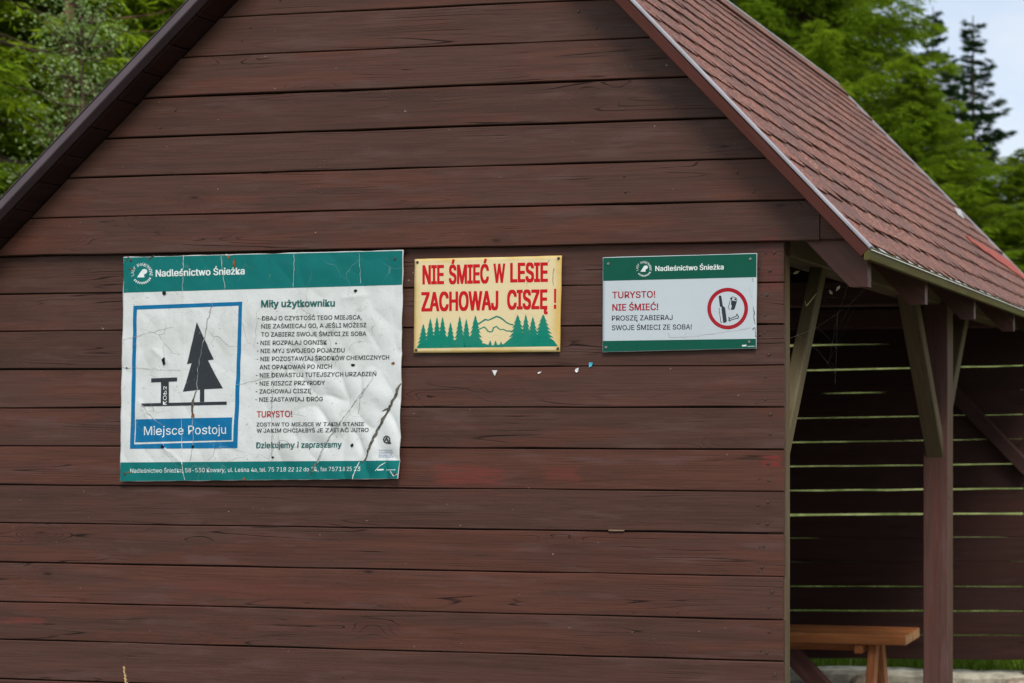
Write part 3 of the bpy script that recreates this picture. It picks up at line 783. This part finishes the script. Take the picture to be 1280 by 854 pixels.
BB.grid('footer_band', P_teal, inset(BB.sheetquad([(32.5, 765), (995, 758), (993.4, 822), (30.6, 831.5)])), 230, 20, .0007)
BB.polys('symbol_frame', P_blue, [
    [(77, 227), (452, 213), (451.4, 226), (89, 240)], [(77, 227), (89, 240), (81, 704), (67, 719)], [(452, 213), (436, 717), (422, 694), (440, 226.4)],
    [(67, 719), (81, 704), (422, 694), (436, 717)]], .0008)
BB.polys('symbol_panel', P_blue, [[(86, 618), (418.5, 611), (417, 689), (84, 697)]], .0008)
BB.polys('table_symbol', P_black, [[(138, 477), (228, 473.5), (228, 487), (138, 491)], [(172, 489.6), (199, 488.4), (199.4, 564), (172, 564.6)], [(107, 563), (398, 556.5), (398, 567.5), (107, 573.5)]], .0011)
BB.polys('tree_symbol', P_black, [[(295.5, 283), (354, 411.5), (333, 414.5), (386, 511), (322, 514), (322, 557.4), (306, 557.8), (306, 516), (249, 522.5), (278, 424), (262, 428)]], .0011)
BB.text('lettering', P_whitet, [('Nadleśnictwo Śnieżka', 154, 460, 127, 118.5, 23, .030)], .0013)
BB.text('lettering', P_whitet, [('Nadleśnictwo Śnieżka, 58-530 Kowary, ul. Leśna 4a, tel. 75 718 22 12 do 14, fax 75718 25 23', 67, 863, 802, 795, 14.5, 0)], .0013)
BB.text('lettering', P_whitet, [('Miejsce Postoju', 114, 398, 672.5, 667.5, 30, .0)], .0013)
BB.text('lettering', P_tealt, [('Miły użytkowniku', 517, 771, 232, 229, 23.5, .034), ('Dziękujemy i zapraszamy', 500, 796, 717, 714, 20, .028)], .0013)
rows = [('DBAJ O CZYSTOŚĆ TEGO MIEJSCA,', 520, 864, 277.5, 273.5, 1), ('NIE ZAŚMIECAJ GO, A JEŚLI MOŻESZ', 518, 880, 305, 300.5, 0), ('TO ZABIERZ SWOJE ŚMIECI ZE SOBĄ', 517, 880, 333, 330, 0),
        ('NIE ROZPALAJ OGNISK', 516, 744, 362, 360, 1), ('NIE MYJ SWOJEGO POJAZDU', 516, 804, 389.5, 387, 1), ('NIE POZOSTAWIAJ ŚRODKÓW CHEMICZNYCH', 515, 958, 417.5, 411.5, 1),
        ('ANI OPAKOWAŃ PO NICH', 512, 760, 445.5, 443, 0), ('NIE DEWASTUJ TUTEJSZYCH URZĄDZEŃ', 512, 914, 473.5, 468.5, 1), ('NIE NISZCZ PRZYRODY', 511, 740, 501.5, 499, 1),
        ('ZACHOWAJ CISZĘ', 511, 690, 529, 527, 1), ('NIE ZASTAWIAJ DRÓG', 510, 730, 557, 555, 1)]
it = []
for (s_, a, b, c_, d_, dash) in rows:
    it.append((s_, a, b, c_, d_, 14.5, .014))
    if dash: it.append(('-', a - 13, a - 8, c_ - .5, c_ - .5, 15, .014))
it += [('ZOSTAW TO MIEJSCE W TAKIM STANIE', 501, 873, 642, 640, 13, .014), ('W JAKIM CHCIAŁBYŚ JE ZASTAĆ JUTRO', 501, 890, 663.5, 661, 13.5, .014)]
BB.text('lettering', P_text, it, .0013)
BB.text('lettering', P_redt, [('TURYSTO!', 502, 624, 611, 609, 21, .018)], .0013)
emblem(BB, 107, 117, 38, P_whitet)
# handwriting scratched up the table leg
bm = bmesh.new(); pts, faces = glyphs('KOP3', 0)
mnx = min(p[0] for p in pts); mxx = max(p[0] for p in pts); P = []
for (gx, gy, gl) in pts:
    l_ = BB.loc(192 - (.682 - gy) / .682 * 12, 568 - (gx - mnx) / (mxx - mnx) * 64); P.append(bm.verts.new((l_[0], 0, l_[1])))
for q in faces: bm.faces.new([P[i] for i in q])
BB._finish(bm, 'graffiti', P_whitet, 0.0016)
# printer's mark and two lines of print too small to read
cx_, cy_ = 953, 687
pl = [[(cx_ + 14 * k * math.cos(R_(a)), cy_ + 14 * k * math.sin(R_(a))) for k, aa in ((1, (a0, a0 + 18, a0 + 34)), (.62, (a0 + 34, a0 + 18, a0))) for a in aa] for a0 in range(0, 360, 40)]
pl += [[(945, 690), (953, 676), (961, 692), (955, 694), (953, 687), (949, 693)], [(955, 697), (968, 694), (969, 702), (956, 702)]]
BB.polys('printer_mark', P_text, pl, .0013)
_r = random.Random(3); pl = []
for y in (722, 730, 738, 744):
    x = 926
    while x < 968:
        w = _r.uniform(2, 6); pl.append([(x, y), (x + w, y), (x + w, y + 4.5), (x, y + 4.5)]); x += w + 1.6
BB.polys('small_print', P_pale, pl, .0013)
BB.polys('small_print', P_whitet, [[(922, 789), (941, 788), (941, 793), (922, 794)], [(948, 791), (985, 790), (985, 792), (948, 793)]], .0013)
# tears, folds, holes
def W_(pts, ws, n):   # widths resampled to the ragged polyline
    return [max(.8, np.interp(i / (n - 1) * (len(ws) - 1), range(len(ws)), ws) * random.uniform(.6, 1.35)) for i in range(n)]
pl = []
for pts, ws, sd in (([(998, 492), (975, 545), (955, 582), (935, 625), (912, 665), (900, 700), (882, 745), (866, 766)], [3, 9, 8, 9, 8, 7, 6, 3], 1),
                    ([(292, 520), (283, 565), (281, 590), (278, 612)], [2, 5, 9, 3], 2), ([(712, 765), (695, 790), (688, 808)], [6, 9, 3], 3),
                    ([(125, 70), (140, 58), (150, 52)], [2, 6, 3], 4), ([(52, 80), (60, 62), (75, 70)], [2, 5, 2], 5), ([(62, 104), (80, 100)], [4, 6], 6),
                    ([(955, 580), (935, 590)], [5, 2], 7)):
    p = rag(pts, 1.6, sd, 9); BB.polys('tear', M_tear, BB.stroke(p, W_(pts, ws, len(p))), .0022)
pl = []
for pts, ws, sd in (([(875, 510), (840, 560), (800, 620), (760, 670), (730, 720), (712, 765)], [1.5, 2.5, 1.5, 2, 4, 5], 1), ([(348, 215), (335, 275), (322, 335), (302, 420), (295, 520)], [1.2, 3, 1.5, 1, 2], 2), ([(281, 612), (284, 700), (276, 760)], [2, 1.2, 2], 3),
                    ([(905, 470), (860, 545), (850, 600)], [1, 1.6, 1], 4), ([(40, 345), (150, 315), (215, 300)], [1, 1.2, .8], 5), ([(40, 440), (240, 450)], [1, 1], 6), ([(430, 500), (560, 470)], [1, 1], 7), ([(560, 480), (553, 610), (556, 760)], [1, 1.4, 2.4], 8), ([(110, 570), (150, 620), (180, 640)], [3, 2, 1], 9)):
    p = rag(pts, 1.3, sd + 20, 10); BB.polys('fold', M_fold, BB.stroke(p, W_(pts, ws, len(p))), .0018)
pl = []
for pts, ws, sd in (([(250, 52), (247, 180)], [2, 1.4], 1), ([(243, 600), (247, 720), (252, 800), (258, 826)], [1.2, 1.6, 2.4, 2], 2), ([(632, 48), (628, 164)], [1.2, 1.2], 3), ([(380, 56), (392, 168)], [1.6, 1.2], 4), ([(858, 762), (846, 800), (838, 822)], [3, 4, 6], 5), ([(945, 766), (915, 795)], [2.5, 3.5], 6), ([(965, 795), (978, 812), (992, 806)], [3, 6, 2], 7), ([(180, 715), (215, 765)], [2, 4], 8), ([(735, 725), (716, 764), (700, 790)], [2, 3, 2], 9), ([(395, 50), (420, 52)], [6, 4], 10), ([(855, 45), (860, 150)], [1, 1], 11)):
    p = rag(pts, 1.0, sd + 50, 10); BB.polys('scuff', M_scuff, BB.stroke(p, [w * .62 for w in W_(pts, ws, len(p))]), .0020)
for i, a in enumerate([((184, 184), 6, 8), ((184, 418), 7, 14), ((843, 176), 6, 5), ((835, 431), 7, 5), ((835, 707), 6, 6), ((55, 441), 3, 3), ((180, 712), 7, 6), ((283, 712), 5, 6), ((776, 356), 3, 3), ((560, 748), 5, 4)]): BB.polys('hole', M_hole, [blob(*a, seed=i)], .0026)
for i, a in enumerate([((973, 425), 6, 5), ((425, 82), 5, 16), ((285, 604), 4, 8), ((62, 800), 8, 2), ((460, 822), 6, 4), ((405, 60), 5, 5)]): BB.polys('rust_spot', M_rust, [blob(*a, seed=30 + i)], .0024)
BB.screws(M_nail, [(978, 66), (983, 806), (70, 72), (48, 806)], .005)

# ---- small cream board
HM = [0.0005086356, 0, -1.380778, 2.933193e-05, -0.0004873269, 2.346695, 1.67611e-05, 0, 1]
dm = lambda x, z: .0022 + .0012 * mnoise.noise(Vector((x * 6, z * 6, 9)))
BM_ = Board('warning_board', HM, [(108, 137), (1153, 112), (1140, 797), (100, 805)], 'cream board with big red lettering above a green fir forest silhouette', dm)
BM_.grid('panel', P_cream, BM_.q, 50, 32, 0, thick=.0026, wobble=.001)
BM_.text('lettering', P_red, [('NIE', 163, 316, 314, 311, 129, .048), ('ŚMIEĆ', 350, 636, 311, 305, 129, .048), ('W', 668, 752, 303, 301, 129, .045), ('LESIE', 787, 1055, 299, 295, 131, .048),
                              ('ZACHOWAJ', 155, 703, 506, 496, 130, .048), ('CISZĘ', 765, 1055, 493, 488, 132, .048), ('!', 1098, 1116, 487, 486, 134, .045)], .0006)
def firs(lst, base):
    out = []
    for (x, top, w, n) in lst:
        L_ = [(x, top)]; Rr = []
        H_ = base - top
        for i in range(1, n + 1):
            y = top + H_ * i / n; ww = w * (i / n) ** .9
            L_ += [(x - ww, y), (x - ww * .55, y - H_ / n * .22)]; Rr += [(x + ww, y - 4), (x + ww * .55, y - H_ / n * .26)]
        L_[-1] = (x - w * .9, base); Rr[-1] = (x + w * .9, base)
        out.append(L_ + Rr[::-1])
    return out
pl = firs([(168, 597, 48, 6), (218, 557, 50, 7), (265, 548, 46, 7), (305, 547, 50, 7), (362, 585, 44, 6), (428, 542, 50, 7), (475, 562, 46, 7), (540, 536, 64, 7)], 766)
pl += firs([(840, 532, 84, 7), (898, 529, 56, 7), (948, 546, 60, 7), (1022, 529, 96, 8)], 758)
pl += firs([(605, 735, 18, 2), (645, 715, 20, 3), (683, 717, 20, 3), (722, 724, 18, 3)], 764)
pl += [[(124, 772), (160, 735), (230, 690), (330, 690), (400, 715), (430, 690), (560, 690), (590, 735), (650, 752), (740, 742), (800, 690), (930, 690), (1060, 690), (1095, 715), (1128, 757)]]
BM_.polys('forest_print', P_green, pl, .0004)
pl = BM_.stroke([(556, 602), (585, 584), (610, 567), (632, 572), (655, 562), (690, 545), (715, 553), (738, 568), (760, 588), (785, 600), (810, 606)], [12, 10, 13, 9, 10, 12, 12, 11, 10, 9, 10])
pl += BM_.stroke([(562, 640), (585, 628), (604, 620), (616, 632), (630, 650), (648, 656), (662, 650), (668, 626), (690, 616), (705, 632), (722, 640), (738, 636), (760, 648), (798, 650)], [8, 8, 10, 9, 10, 9, 9, 10, 9, 9, 7, 8, 8, 9])
BM_.polys('mountain_print', P_green, pl, .0004)
BM_.screws(M_nail, [(128, 160), (1132, 132), (118, 785), (1127, 774)], .0052)
pl = []
for pts, ws, sd in (([(1098, 200), (1090, 270), (1094, 330)], [5, 3, 1.5], 1), ([(905, 300), (903, 335)], [2, 1.5], 2), ([(1066, 142), (1055, 160)], [4, 1], 3)):
    p = rag(pts, 1.5, sd, 12); BM_.polys('scratch', M_tear, BM_.stroke(p, W_(pts, ws, len(p))), .0008)

# ---- small white and green board
HR = [0.0004972442, 0, -0.6702208, 2.867501e-05, -0.0004764127, 2.333332, 1.638572e-05, 0, 1]
dr_ = lambda x, z: .0022 + .001 * mnoise.noise(Vector((x * 5, z * 5, 19)))
BR_ = Board('litter_board', HR, [(80, 125), (1176, 95), (1171, 773), (77, 800)], 'white board with green bands and a red ring around a bottle and can', dr_)
BR_.grid('panel', P_cool, BR_.q, 50, 32, 0, thick=.0026, wobble=.0008)
BR_.grid('header_band', P_fgreen, inset(BR_.sheetquad([(80.5, 126), (1175.6, 96), (1174.5, 268), (79.2, 295)])), 50, 10, .0004)
BR_.grid('footer_band', P_fgreen, inset(BR_.sheetquad([(77.6, 717), (1171.6, 701), (1171, 772), (77.2, 799)])), 50, 5, .0004)
BR_.text('lettering', P_whitet, [('Nadleśnictwo Śnieżka', 453, 940, 222, 210, 35, .026)], .0006)
BR_.text('lettering', P_dred, [('TURYSTO!', 147, 452, 416, 410, 46, .018), ('NIE ŚMIEĆ!', 147, 474, 504, 499, 46, .024)], .0006)
BR_.text('lettering', P_navy, [('PROSZĘ ZABIERAJ', 144, 576, 575, 569, 35, .010), ('SWOJE ŚMIECI ZE SOBĄ!', 144, 712, 643, 636, 35, .010)], .0006)
emblem(BR_, 373, 208, 58, P_whitet)
cx_, cy_ = 968, 489
BR_.polys('ban_ring', P_dred, [[(cx_ + r * math.cos(R_(a)), cy_ + r * 1.02 * math.sin(R_(a))) for r, a in ((145, k), (145, k + 6), (119, k + 6), (119, k))] for k in range(0, 360, 6)], .0005)
BR_.polys('bottle_symbol', P_navy, [[(904, 402), (908, 397), (919, 397), (923, 401), (934, 472), (946, 478), (951, 490), (962, 578), (955, 588), (936, 591), (924, 492), (926, 478), (913, 476)],
                                   [(905, 492), (909, 484), (912, 486), (909, 496), (921, 580), (927, 588), (923, 592), (917, 584)]], .0005)
BR_.polys('can_symbol', P_navy, [[(994, 430), (1034, 438), (1018, 492), (1006, 499), (990, 496), (998, 470), (992, 458)]] + BR_.stroke([(994, 430), (986, 416), (1002, 405), (1030, 414), (1034, 436)], 4) + BR_.stroke([(986, 432), (972, 484), (984, 496)], 4) + [[(988, 420), (996, 411), (1004, 417), (998, 428)], [(1014, 420), (1026, 416), (1030, 428), (1018, 430)]], .0005)
BR_.polys('crumpled_can_symbol', P_navy, BR_.stroke([(974, 548), (984, 560), (1030, 543), (1032, 528)], 5) + BR_.stroke([(1032, 526), (1046, 548), (1040, 562)], 6) + BR_.stroke([(980, 578), (992, 570), (1040, 556)], 5) + BR_.stroke([(976, 552), (984, 582)], 6) + BR_.stroke([(970, 574), (982, 566)], 5), .0005)
pl = []
for pts, ws, sd in (([(1150, 470), (1158, 520), (1154, 560), (1164, 600)], [3, 6, 7, 3], 1), ([(1140, 640), (1160, 625), (1166, 640)], [4, 9, 3], 2), ([(1168, 690), (1162, 640)], [6, 2], 3), ([(1146, 275), (1150, 300)], [4, 2], 4)):
    p = rag(pts, 1.5, sd, 9); BR_.polys('scratch', M_tear, BR_.stroke(p, W_(pts, ws, len(p))), .0008)
M_bscr = plain('brown_scratch', (.40, .30, .25), .8)
for pts, ws, sd in (([(545, 660), (552, 695), (700, 690), (850, 670), (1000, 648), (1130, 628)], [1.5, 2, 1.2, 2, 1.2, 2], 5), ([(1120, 340), (1146, 420)], [1, 1.5], 6)):
    p = rag(pts, 2, sd, 14); BR_.polys('scratch', M_bscr, BR_.stroke(p, W_(pts, ws, len(p))), .0008)
BR_.polys('small_print', P_whitet, [[(1070, 748), (1102, 746), (1102, 757), (1070, 759)], [(1108, 757), (1160, 755), (1160, 758), (1108, 760)]], .0006)
BR_.screws(M_screw, [(120, 170), (1130, 136), (103, 765), (1122, 726)], .005)

# ------------------------------------------------------------------ small things on the wall
def scrap(pts, y, mat, label, grp=True):
    cx_ = sum(p[0] for p in pts) / len(pts); cz_ = sum(p[1] for p in pts) / len(pts); n = len(pts)
    m = MB(); m.add([(p[0] - cx_, 0, p[1] - cz_) for p in pts] + [(p[0] - cx_, -.0012 - .002 * (i % 2), p[1] - cz_) for i, p in enumerate(pts)],
                    [tuple(range(n))[::-1], tuple(range(n, 2 * n))] + [(i, (i + 1) % n, n + (i + 1) % n, n + i) for i in range(n)])
    o = m.build('paper_scrap', mat); o.location = (cx_, y, cz_)
    tag(o, label, 'paper scrap', 'torn paper scraps below the cream board')
scrap([(-1.041, 1.893), (-1.020, 1.893), (-1.031, 1.874)], -.003, M_scrapw, 'white triangular paper scrap below the middle of the cream board')
scrap([(-.872, 1.885), (-.858, 1.889), (-.861, 1.884), (-.870, 1.880)], -.003, M_scrapw, 'thin tiny white paper scrap between the two larger white scraps')
scrap([(-.733, 1.897), (-.722, 1.900), (-.725, 1.888), (-.730, 1.884), (-.737, 1.890)], -.003, M_scrapw, 'white kite shaped paper scrap on the seam beside the blue scrap')
scrap([(-.685, 1.918), (-.671, 1.918), (-.675, 1.906), (-.684, 1.901)], -.003, M_scrapb, 'bright blue paper scrap left below the green and white board')
m = MB(); m.add([(-.028, 0, .001), (.03, 0, 0), (.028, -.006, -.003), (-.027, -.007, -.003), (-.02, -.002, -.006), (.02, -.002, -.005)], [(0, 1, 2, 3), (3, 2, 5, 4), (0, 3, 4), (1, 5, 2), (0, 4, 5, 1)])
o = m.build('wood_splinter', M_splint); o.location = (-.587, -.001, 1.350); tag(o, 'pale wood splinter stuck in the seam below the green banded board', 'splinter')
# dry grass ear rising in front of the wall
gs_ = empty('dry_grass_stem', (-2.205, -.28, 0), 'single yellow dry grass ear rising in front of the lower plank wall', 'grass stem')
m = MB(); m.tube([(0, 0, -.02), (.02, .0, .3), (.015, 0, .6), (-.01, 0, .85)], [.0022, .002, .0016, .001], 5); o = m.build('stalk', M_straw); o.parent = gs_
m = MB(); _r = random.Random(2)
for i in range(34):
    k = i / 34; z = .80 + .085 * k; a = _r.uniform(0, 6.28); r = .006 * (1 - k * .7) + .001; c = Vector((.0 - .014 * k - .004, 0, z))
    e = c + Vector((math.cos(a) * r, math.sin(a) * r, .010)); m.tube([c, (c + e) / 2 + Vector((0, 0, .001)), e], [.0008, .0018, .0004], 4)
o = m.build('seed_head', M_straw); o.parent = gs_
# cobweb with caught leaf scraps under the eave
wb = empty('cobweb', (.05, .30, 2.2), 'grey cobweb threads hanging under the eave beside the first rafter', 'cobweb')
m = MB(); _r = random.Random(8)
anch = [(.13, -.12, .02), (-.08, .10, .02), (.10, .25, .04), (-.06, .20, -.30), (.02, .05, -.35), (-.06, -.2, -.2)]
cen = Vector((.03, .05, -.10))
for a in anch: m.tube([a, (Vector(a) + cen) / 2 + Vector((0, 0, -.012)), cen], .0003, 3)
for k in (.5, .85):
    for a, b in zip(anch, anch[1:]): m.tube([cen + (Vector(a) - cen) * k, cen + ((Vector(a) + Vector(b)) / 2 - cen) * k * .92, cen + (Vector(b) - cen) * k], .0002, 3)
o = m.build('threads', M_web); o.parent = wb
_r = random.Random(3)
for (x, y, z, a) in ((-.029, .22, 2.235, .5), (.096, .22, 2.165, 2.2), (.122, .22, 2.178, 1.0)):
    m = MB(); c = Vector((x - .05, y - .30, z - 2.2)); u = Vector((math.cos(a), .3, math.sin(a))) * .012; v = Vector((-math.sin(a), -.5, math.cos(a))) * .005
    t_ = Vector((0, .0008, 0)); q = [c - u, c - v, c + u, c + v]; m.add(q + [p + t_ for p in q], [(0, 1, 2, 3), (7, 6, 5, 4), (0, 4, 5, 1), (1, 5, 6, 2), (2, 6, 7, 3), (3, 7, 4, 0)])
    o = m.build('leaf_scrap', M_leaf); o.parent = wb
m = MB(); m.tube([(-.004, -.08, -.037), (-.028, -.08, -.066), (-.042, -.08, -.082)], [.001, .0016, .002], 5); m.tube([(-.042, -.08, -.082), (-.047, -.08, -.064)], [.0016, .0008], 5)
o = m.build('twig', M_straw); o.parent = wb
# ------------------------------------------------------------------ trees
def leaf_mesh(name, P, tint, mat, parent):
    n = len(P); me = bpy.data.meshes.new(name); me.vertices.add(4 * n); me.vertices.foreach_set('co', P.reshape(-1).astype(np.float32))
    me.loops.add(4 * n); me.loops.foreach_set('vertex_index', np.arange(4 * n, dtype=np.int32)); me.polygons.add(n)
    me.polygons.foreach_set('loop_start', np.arange(0, 4 * n, 4, dtype=np.int32)); me.polygons.foreach_set('loop_total', np.full(n, 4, dtype=np.int32))
    a = me.attributes.new('tint', 'FLOAT', 'POINT'); a.data.foreach_set('value', np.repeat(np.clip(tint, 0, 1), 4).astype(np.float32))
    me.update(calc_edges=True); me.validate()
    return link(name, me, mat, parent)
def kites(c, d_, ln, w, rs):
    """kite-shaped leaf faces: base c, direction d, random roll"""
    n = len(c); d_ = d_ / (np.linalg.norm(d_, axis=1, keepdims=True) + 1e-9)
    q = rs.normal(size=(n, 3)); s = np.cross(d_, q); s /= (np.linalg.norm(s, axis=1, keepdims=True) + 1e-9)
    ln = ln[:, None]; w = w[:, None]
    return np.stack([c, c + d_ * ln * .45 + s * w, c + d_ * ln, c + d_ * ln * .45 - s * w], 1)
def conifer(name, H, Rb, z0, gap, nb, droop, tipup, sl, sw, dens, hang, seed, mat, bark, label, group, loc, rot=0, prof=.85, tr=.16, blf=.42, zmin=None, irr=.18, mk=1):
    rs = np.random.RandomState(seed); rnd = random.Random(seed)
    root = empty(name, loc, label, 'tree', group); root.rotation_euler = (0, 0, rot)
    tb = MB(); tb.tube([(0, 0, -.4), (.02 * H * .1, 0, H * .3), (0, .01 * H * .2, H * .65), (0, 0, H)], [tr * 1.1, tr * .8, tr * .42, .012], 9)
    tb.build('trunk', bark).parent = root
    C = []; D = []; T = []; S = []; lb = MB()
    z = z0
    while z < H - .15:
        k = (z - z0) / (H - z0); base_r = Rb * (1 - k) ** prof
        for b in range(nb):
            if rnd.random() < .10: continue
            az = 6.283 * (b + rnd.random() * .8) / nb + z * 2.4; Lb = max(.22, base_r * rnd.uniform(1 - 2 * irr, 1 + irr)); zz = z + rnd.uniform(-.5, .5) * gap
            if zmin is not None and zz < zmin - Lb * .6: continue
            n = max(3, int(Lb * dens)); u = np.sort(rs.uniform(.12 if Lb > 1 else .02, 1, n))
            dr = droop * rnd.uniform(.6, 1.4)
            ca, sa = math.cos(az), math.sin(az)
            r = Lb * u; zc = zz - dr * Lb * u + tipup * Lb * u * u
            ctr = np.stack([ca * r, sa * r, zc], 1)
            lb.tube([(0, 0, zz), (ca * Lb * .5, sa * Lb * .5, zz - dr * Lb * .5 + tipup * Lb * .25), (ca * Lb, sa * Lb, zz - dr * Lb + tipup * Lb)], [.012 + .012 * Lb, .012, .003], 4)
            bt = rnd.gauss(0, .16)
            for side in (-1, 1):
                bl = np.minimum(blf * Lb, .62) * (1.02 - u * .72) * rs.uniform(.6, 1.25, n)
                an = az + side * (.95 - .45 * u) + rs.normal(0, .18, n)
                dv = np.stack([np.cos(an), np.sin(an), -hang * rs.uniform(.3, 1.2, n) + .15 * u], 1)
                m = 9
                for j in range(m):
                    v = (j + rs.uniform(.1, .9, n)) / m
                    c = ctr + dv * (bl * v)[:, None]
                    an2 = an + rs.normal(0, .75, n); d2 = np.stack([np.cos(an2), np.sin(an2), -hang * rs.uniform(0, 1.3, n) + rs.normal(0, .22, n)], 1)
                    C.append(c); D.append(d2); S.append(rs.uniform(.65, 1.3, n))
                    T.append(.40 + bt + .24 * v * (j == m - 1) + rs.normal(0, .13, n) + .16 * u)
        z += gap
    lb.build('branches', bark, root, fix=False)
    C = np.concatenate(C); D = np.concatenate(D); T = np.concatenate(T); S = np.concatenate(S)
    if zmin is not None:
        keep = C[:, 2] > zmin; C, D, T, S = C[keep], D[keep], T[keep], S[keep]
    leaf_mesh('crown', kites(C, D, sl * S, sw * S, rs), T, mat, root)
    return root
def copy_tree(src, loc, rot, sc, label, sv=None):
    r = src.copy(); COL.objects.link(r); r.location = loc; r.rotation_euler = (0, 0, rot); r.scale = sv or (sc,) * 3; r['label'] = label
    for ch in src.children:
        c = ch.copy(); COL.objects.link(c); c.parent = r
    return r
G = lambda x, y: (x, y, ghgt(x, y))
GL = 'spruces behind the left roof slope'; GR = 'larches behind the right roof slope'
# left: bright spruces, a grey-green young broadleaf in front of them
s1 = conifer('spruce_tree', 12.5, 3.0, 2.0, .24, 8, .34, .16, .12, .0105, 17, .75, 1, F_spruce, M_bark, 'bright green spruce filling the upper left corner', GL, G(-10.95, 7.3), 0, zmin=2.6)
s2 = conifer('spruce_tree', 14.5, 2.9, 2.6, .27, 8, .42, .10, .13, .011, 16, .95, 2, F_spruce, M_barkr, 'spruce with drooping sprays touching the left roof edge', GL, G(-9.5, 9.4), 1.1, zmin=3.0)
copy_tree(s1, G(-12.7, 9.6), 2.2, 1.12, 'tall spruce whose reddish gap shows above the grey green young tree')
copy_tree(s2, G(-8.3, 11.6), 3.0, 1.05, 'darker spruce directly behind the left roof slope near the top')
copy_tree(s2, G(-12.1, 12.4), 4.2, 1.15, 'spruce in the second row left of the bare trunk')
copy_tree(s1, G(-14.4, 11.2), 5.0, 1.2, 'spruce in the second row at the left picture edge')
copy_tree(s1, G(-9.9, 14.6), .7, 1.2, 'spruce in the third row behind the bare trunk')
copy_tree(s2, G(-13.6, 15.6), 2.9, 1.2, 'hindmost spruce of the left group')
def bare_trunk(loc):
    root = empty('pine_tree', loc, 'reddish bare pine trunk between the spruces at upper left', 'tree', 'spruces behind the left roof slope')
    m = MB(); m.tube([(0, 0, -.3), (.03, 0, 4), (.0, .02, 9), (.05, 0, 15)], [.05, .044, .036, .02], 12); m.build('trunk', M_barkr, root)
    rs = np.random.RandomState(5); n = 9000; c = rs.normal(size=(n, 3)) * np.array([1.3, 1.3, 1.0]) + np.array([0, 0, 13.4])
    leaf_mesh('crown', kites(c, rs.normal(size=(n, 3)), rs.uniform(.1, .2, n), np.full(n, .03), rs), rs.uniform(.1, .6, n), F_dark, root)
bare_trunk(G(-9.75, 7.45))
def broadleaf(loc, H, label, seed):
    rs = np.random.RandomState(seed); rnd = random.Random(seed); root = empty('young_tree', loc, label, 'tree')
    m = MB(); C = []; D = []; T = []
    m.tube([(0, 0, -.2), (.05, .02, H * .5), (0, 0, H)], [.05, .032, .004], 7)
    for i in range(95):
        z = H * rnd.uniform(.15, .98); az = rnd.uniform(0, 6.28); Ln = (1 - (z / H) ** 1.6) * .95 * rnd.uniform(.3, 1.25) + .14
        e = Vector((math.cos(az) * Ln, math.sin(az) * Ln, z + Ln * rnd.uniform(.25, .8)))
        m.tube([(0, 0, z), tuple((Vector((0, 0, z)) + e) / 2 + Vector((0, 0, -.05))), tuple(e)], [.014, .009, .003], 4)
        n = int(135 * Ln + 26); u = rs.uniform(.25, 1.05, n)
        c = np.array([0, 0, z]) + np.outer(u, np.array(e) - np.array([0, 0, z])) + rs.normal(0, .11, (n, 3))
        C.append(c); D.append(rs.normal(size=(n, 3)) + np.array([0, 0, -.5])); T.append(np.clip(rs.normal(.40 + rnd.gauss(0, .14), .22, n), 0, 1))
    m.build('trunk', M_bark, root, fix=False)
    C = np.concatenate(C); D = np.concatenate(D); T = np.concatenate(T); n = len(C)
    leaf_mesh('crown', kites(C, D, rs.uniform(.022, .045, n), rs.uniform(.007, .014, n), rs), T, F_shrub, root)
broadleaf(G(-8.95, 6.75), 5.5, 'grey green young broadleaf tree in front of the spruces at left', 4)
# right: bright larches, dark spruces far behind
l1 = conifer('larch_tree', 9.6, 3.7, .6, .20, 8, .12, .16, .13, .0095, 19, .7, 11, F_larch, M_bark, 'bright green larch rising behind the middle of the right roof slope', GR, G(-5.55, 16.6), .4, prof=1.0, zmin=.9)
copy_tree(l1, G(-8.6, 15.6), 2.0, 1.12, 'leftmost bright larch above the roof ridge')
copy_tree(l1, G(-3.75, 16.3), 3.4, .0, 'low broad larch with sloping outline below the tall dark spruce', (.72, .72, .42))
copy_tree(l1, G(-2.2, 16.8), 5.1, .0, 'lowest larch by the right end of the roof', (.6, .6, .28))
copy_tree(l1, G(-7.2, 20.6), 4.4, 1.15, 'larch in the second row behind the ridge')
copy_tree(l1, G(-10.6, 20.0), 1.4, 1.2, 'larch in the second row left of the others')
k1 = conifer('dark_spruce', 17.0, 3.3, 2.0, .43, 7, .12, .44, .17, .016, 19, .25, 21, F_dark, M_bark, 'tall dark spruce standing alone against the sky at right', 'dark spruces against the sky', G(-7.2, 36.5), 0, prof=.86, zmin=3, irr=.32, blf=.36)
k1.location.z = 13.3 - 17.0; k1.scale = (1.22, 1.22, 1)
copy_tree(k1, (-9.30, 40.2, -2.3), 2.4, 1.0, 'dark spruce half hidden left of the tall one')
copy_tree(k1, (-8.6, 39.4, -3.5), 4.1, .98, 'shorter dark spruce between the other two dark tops')
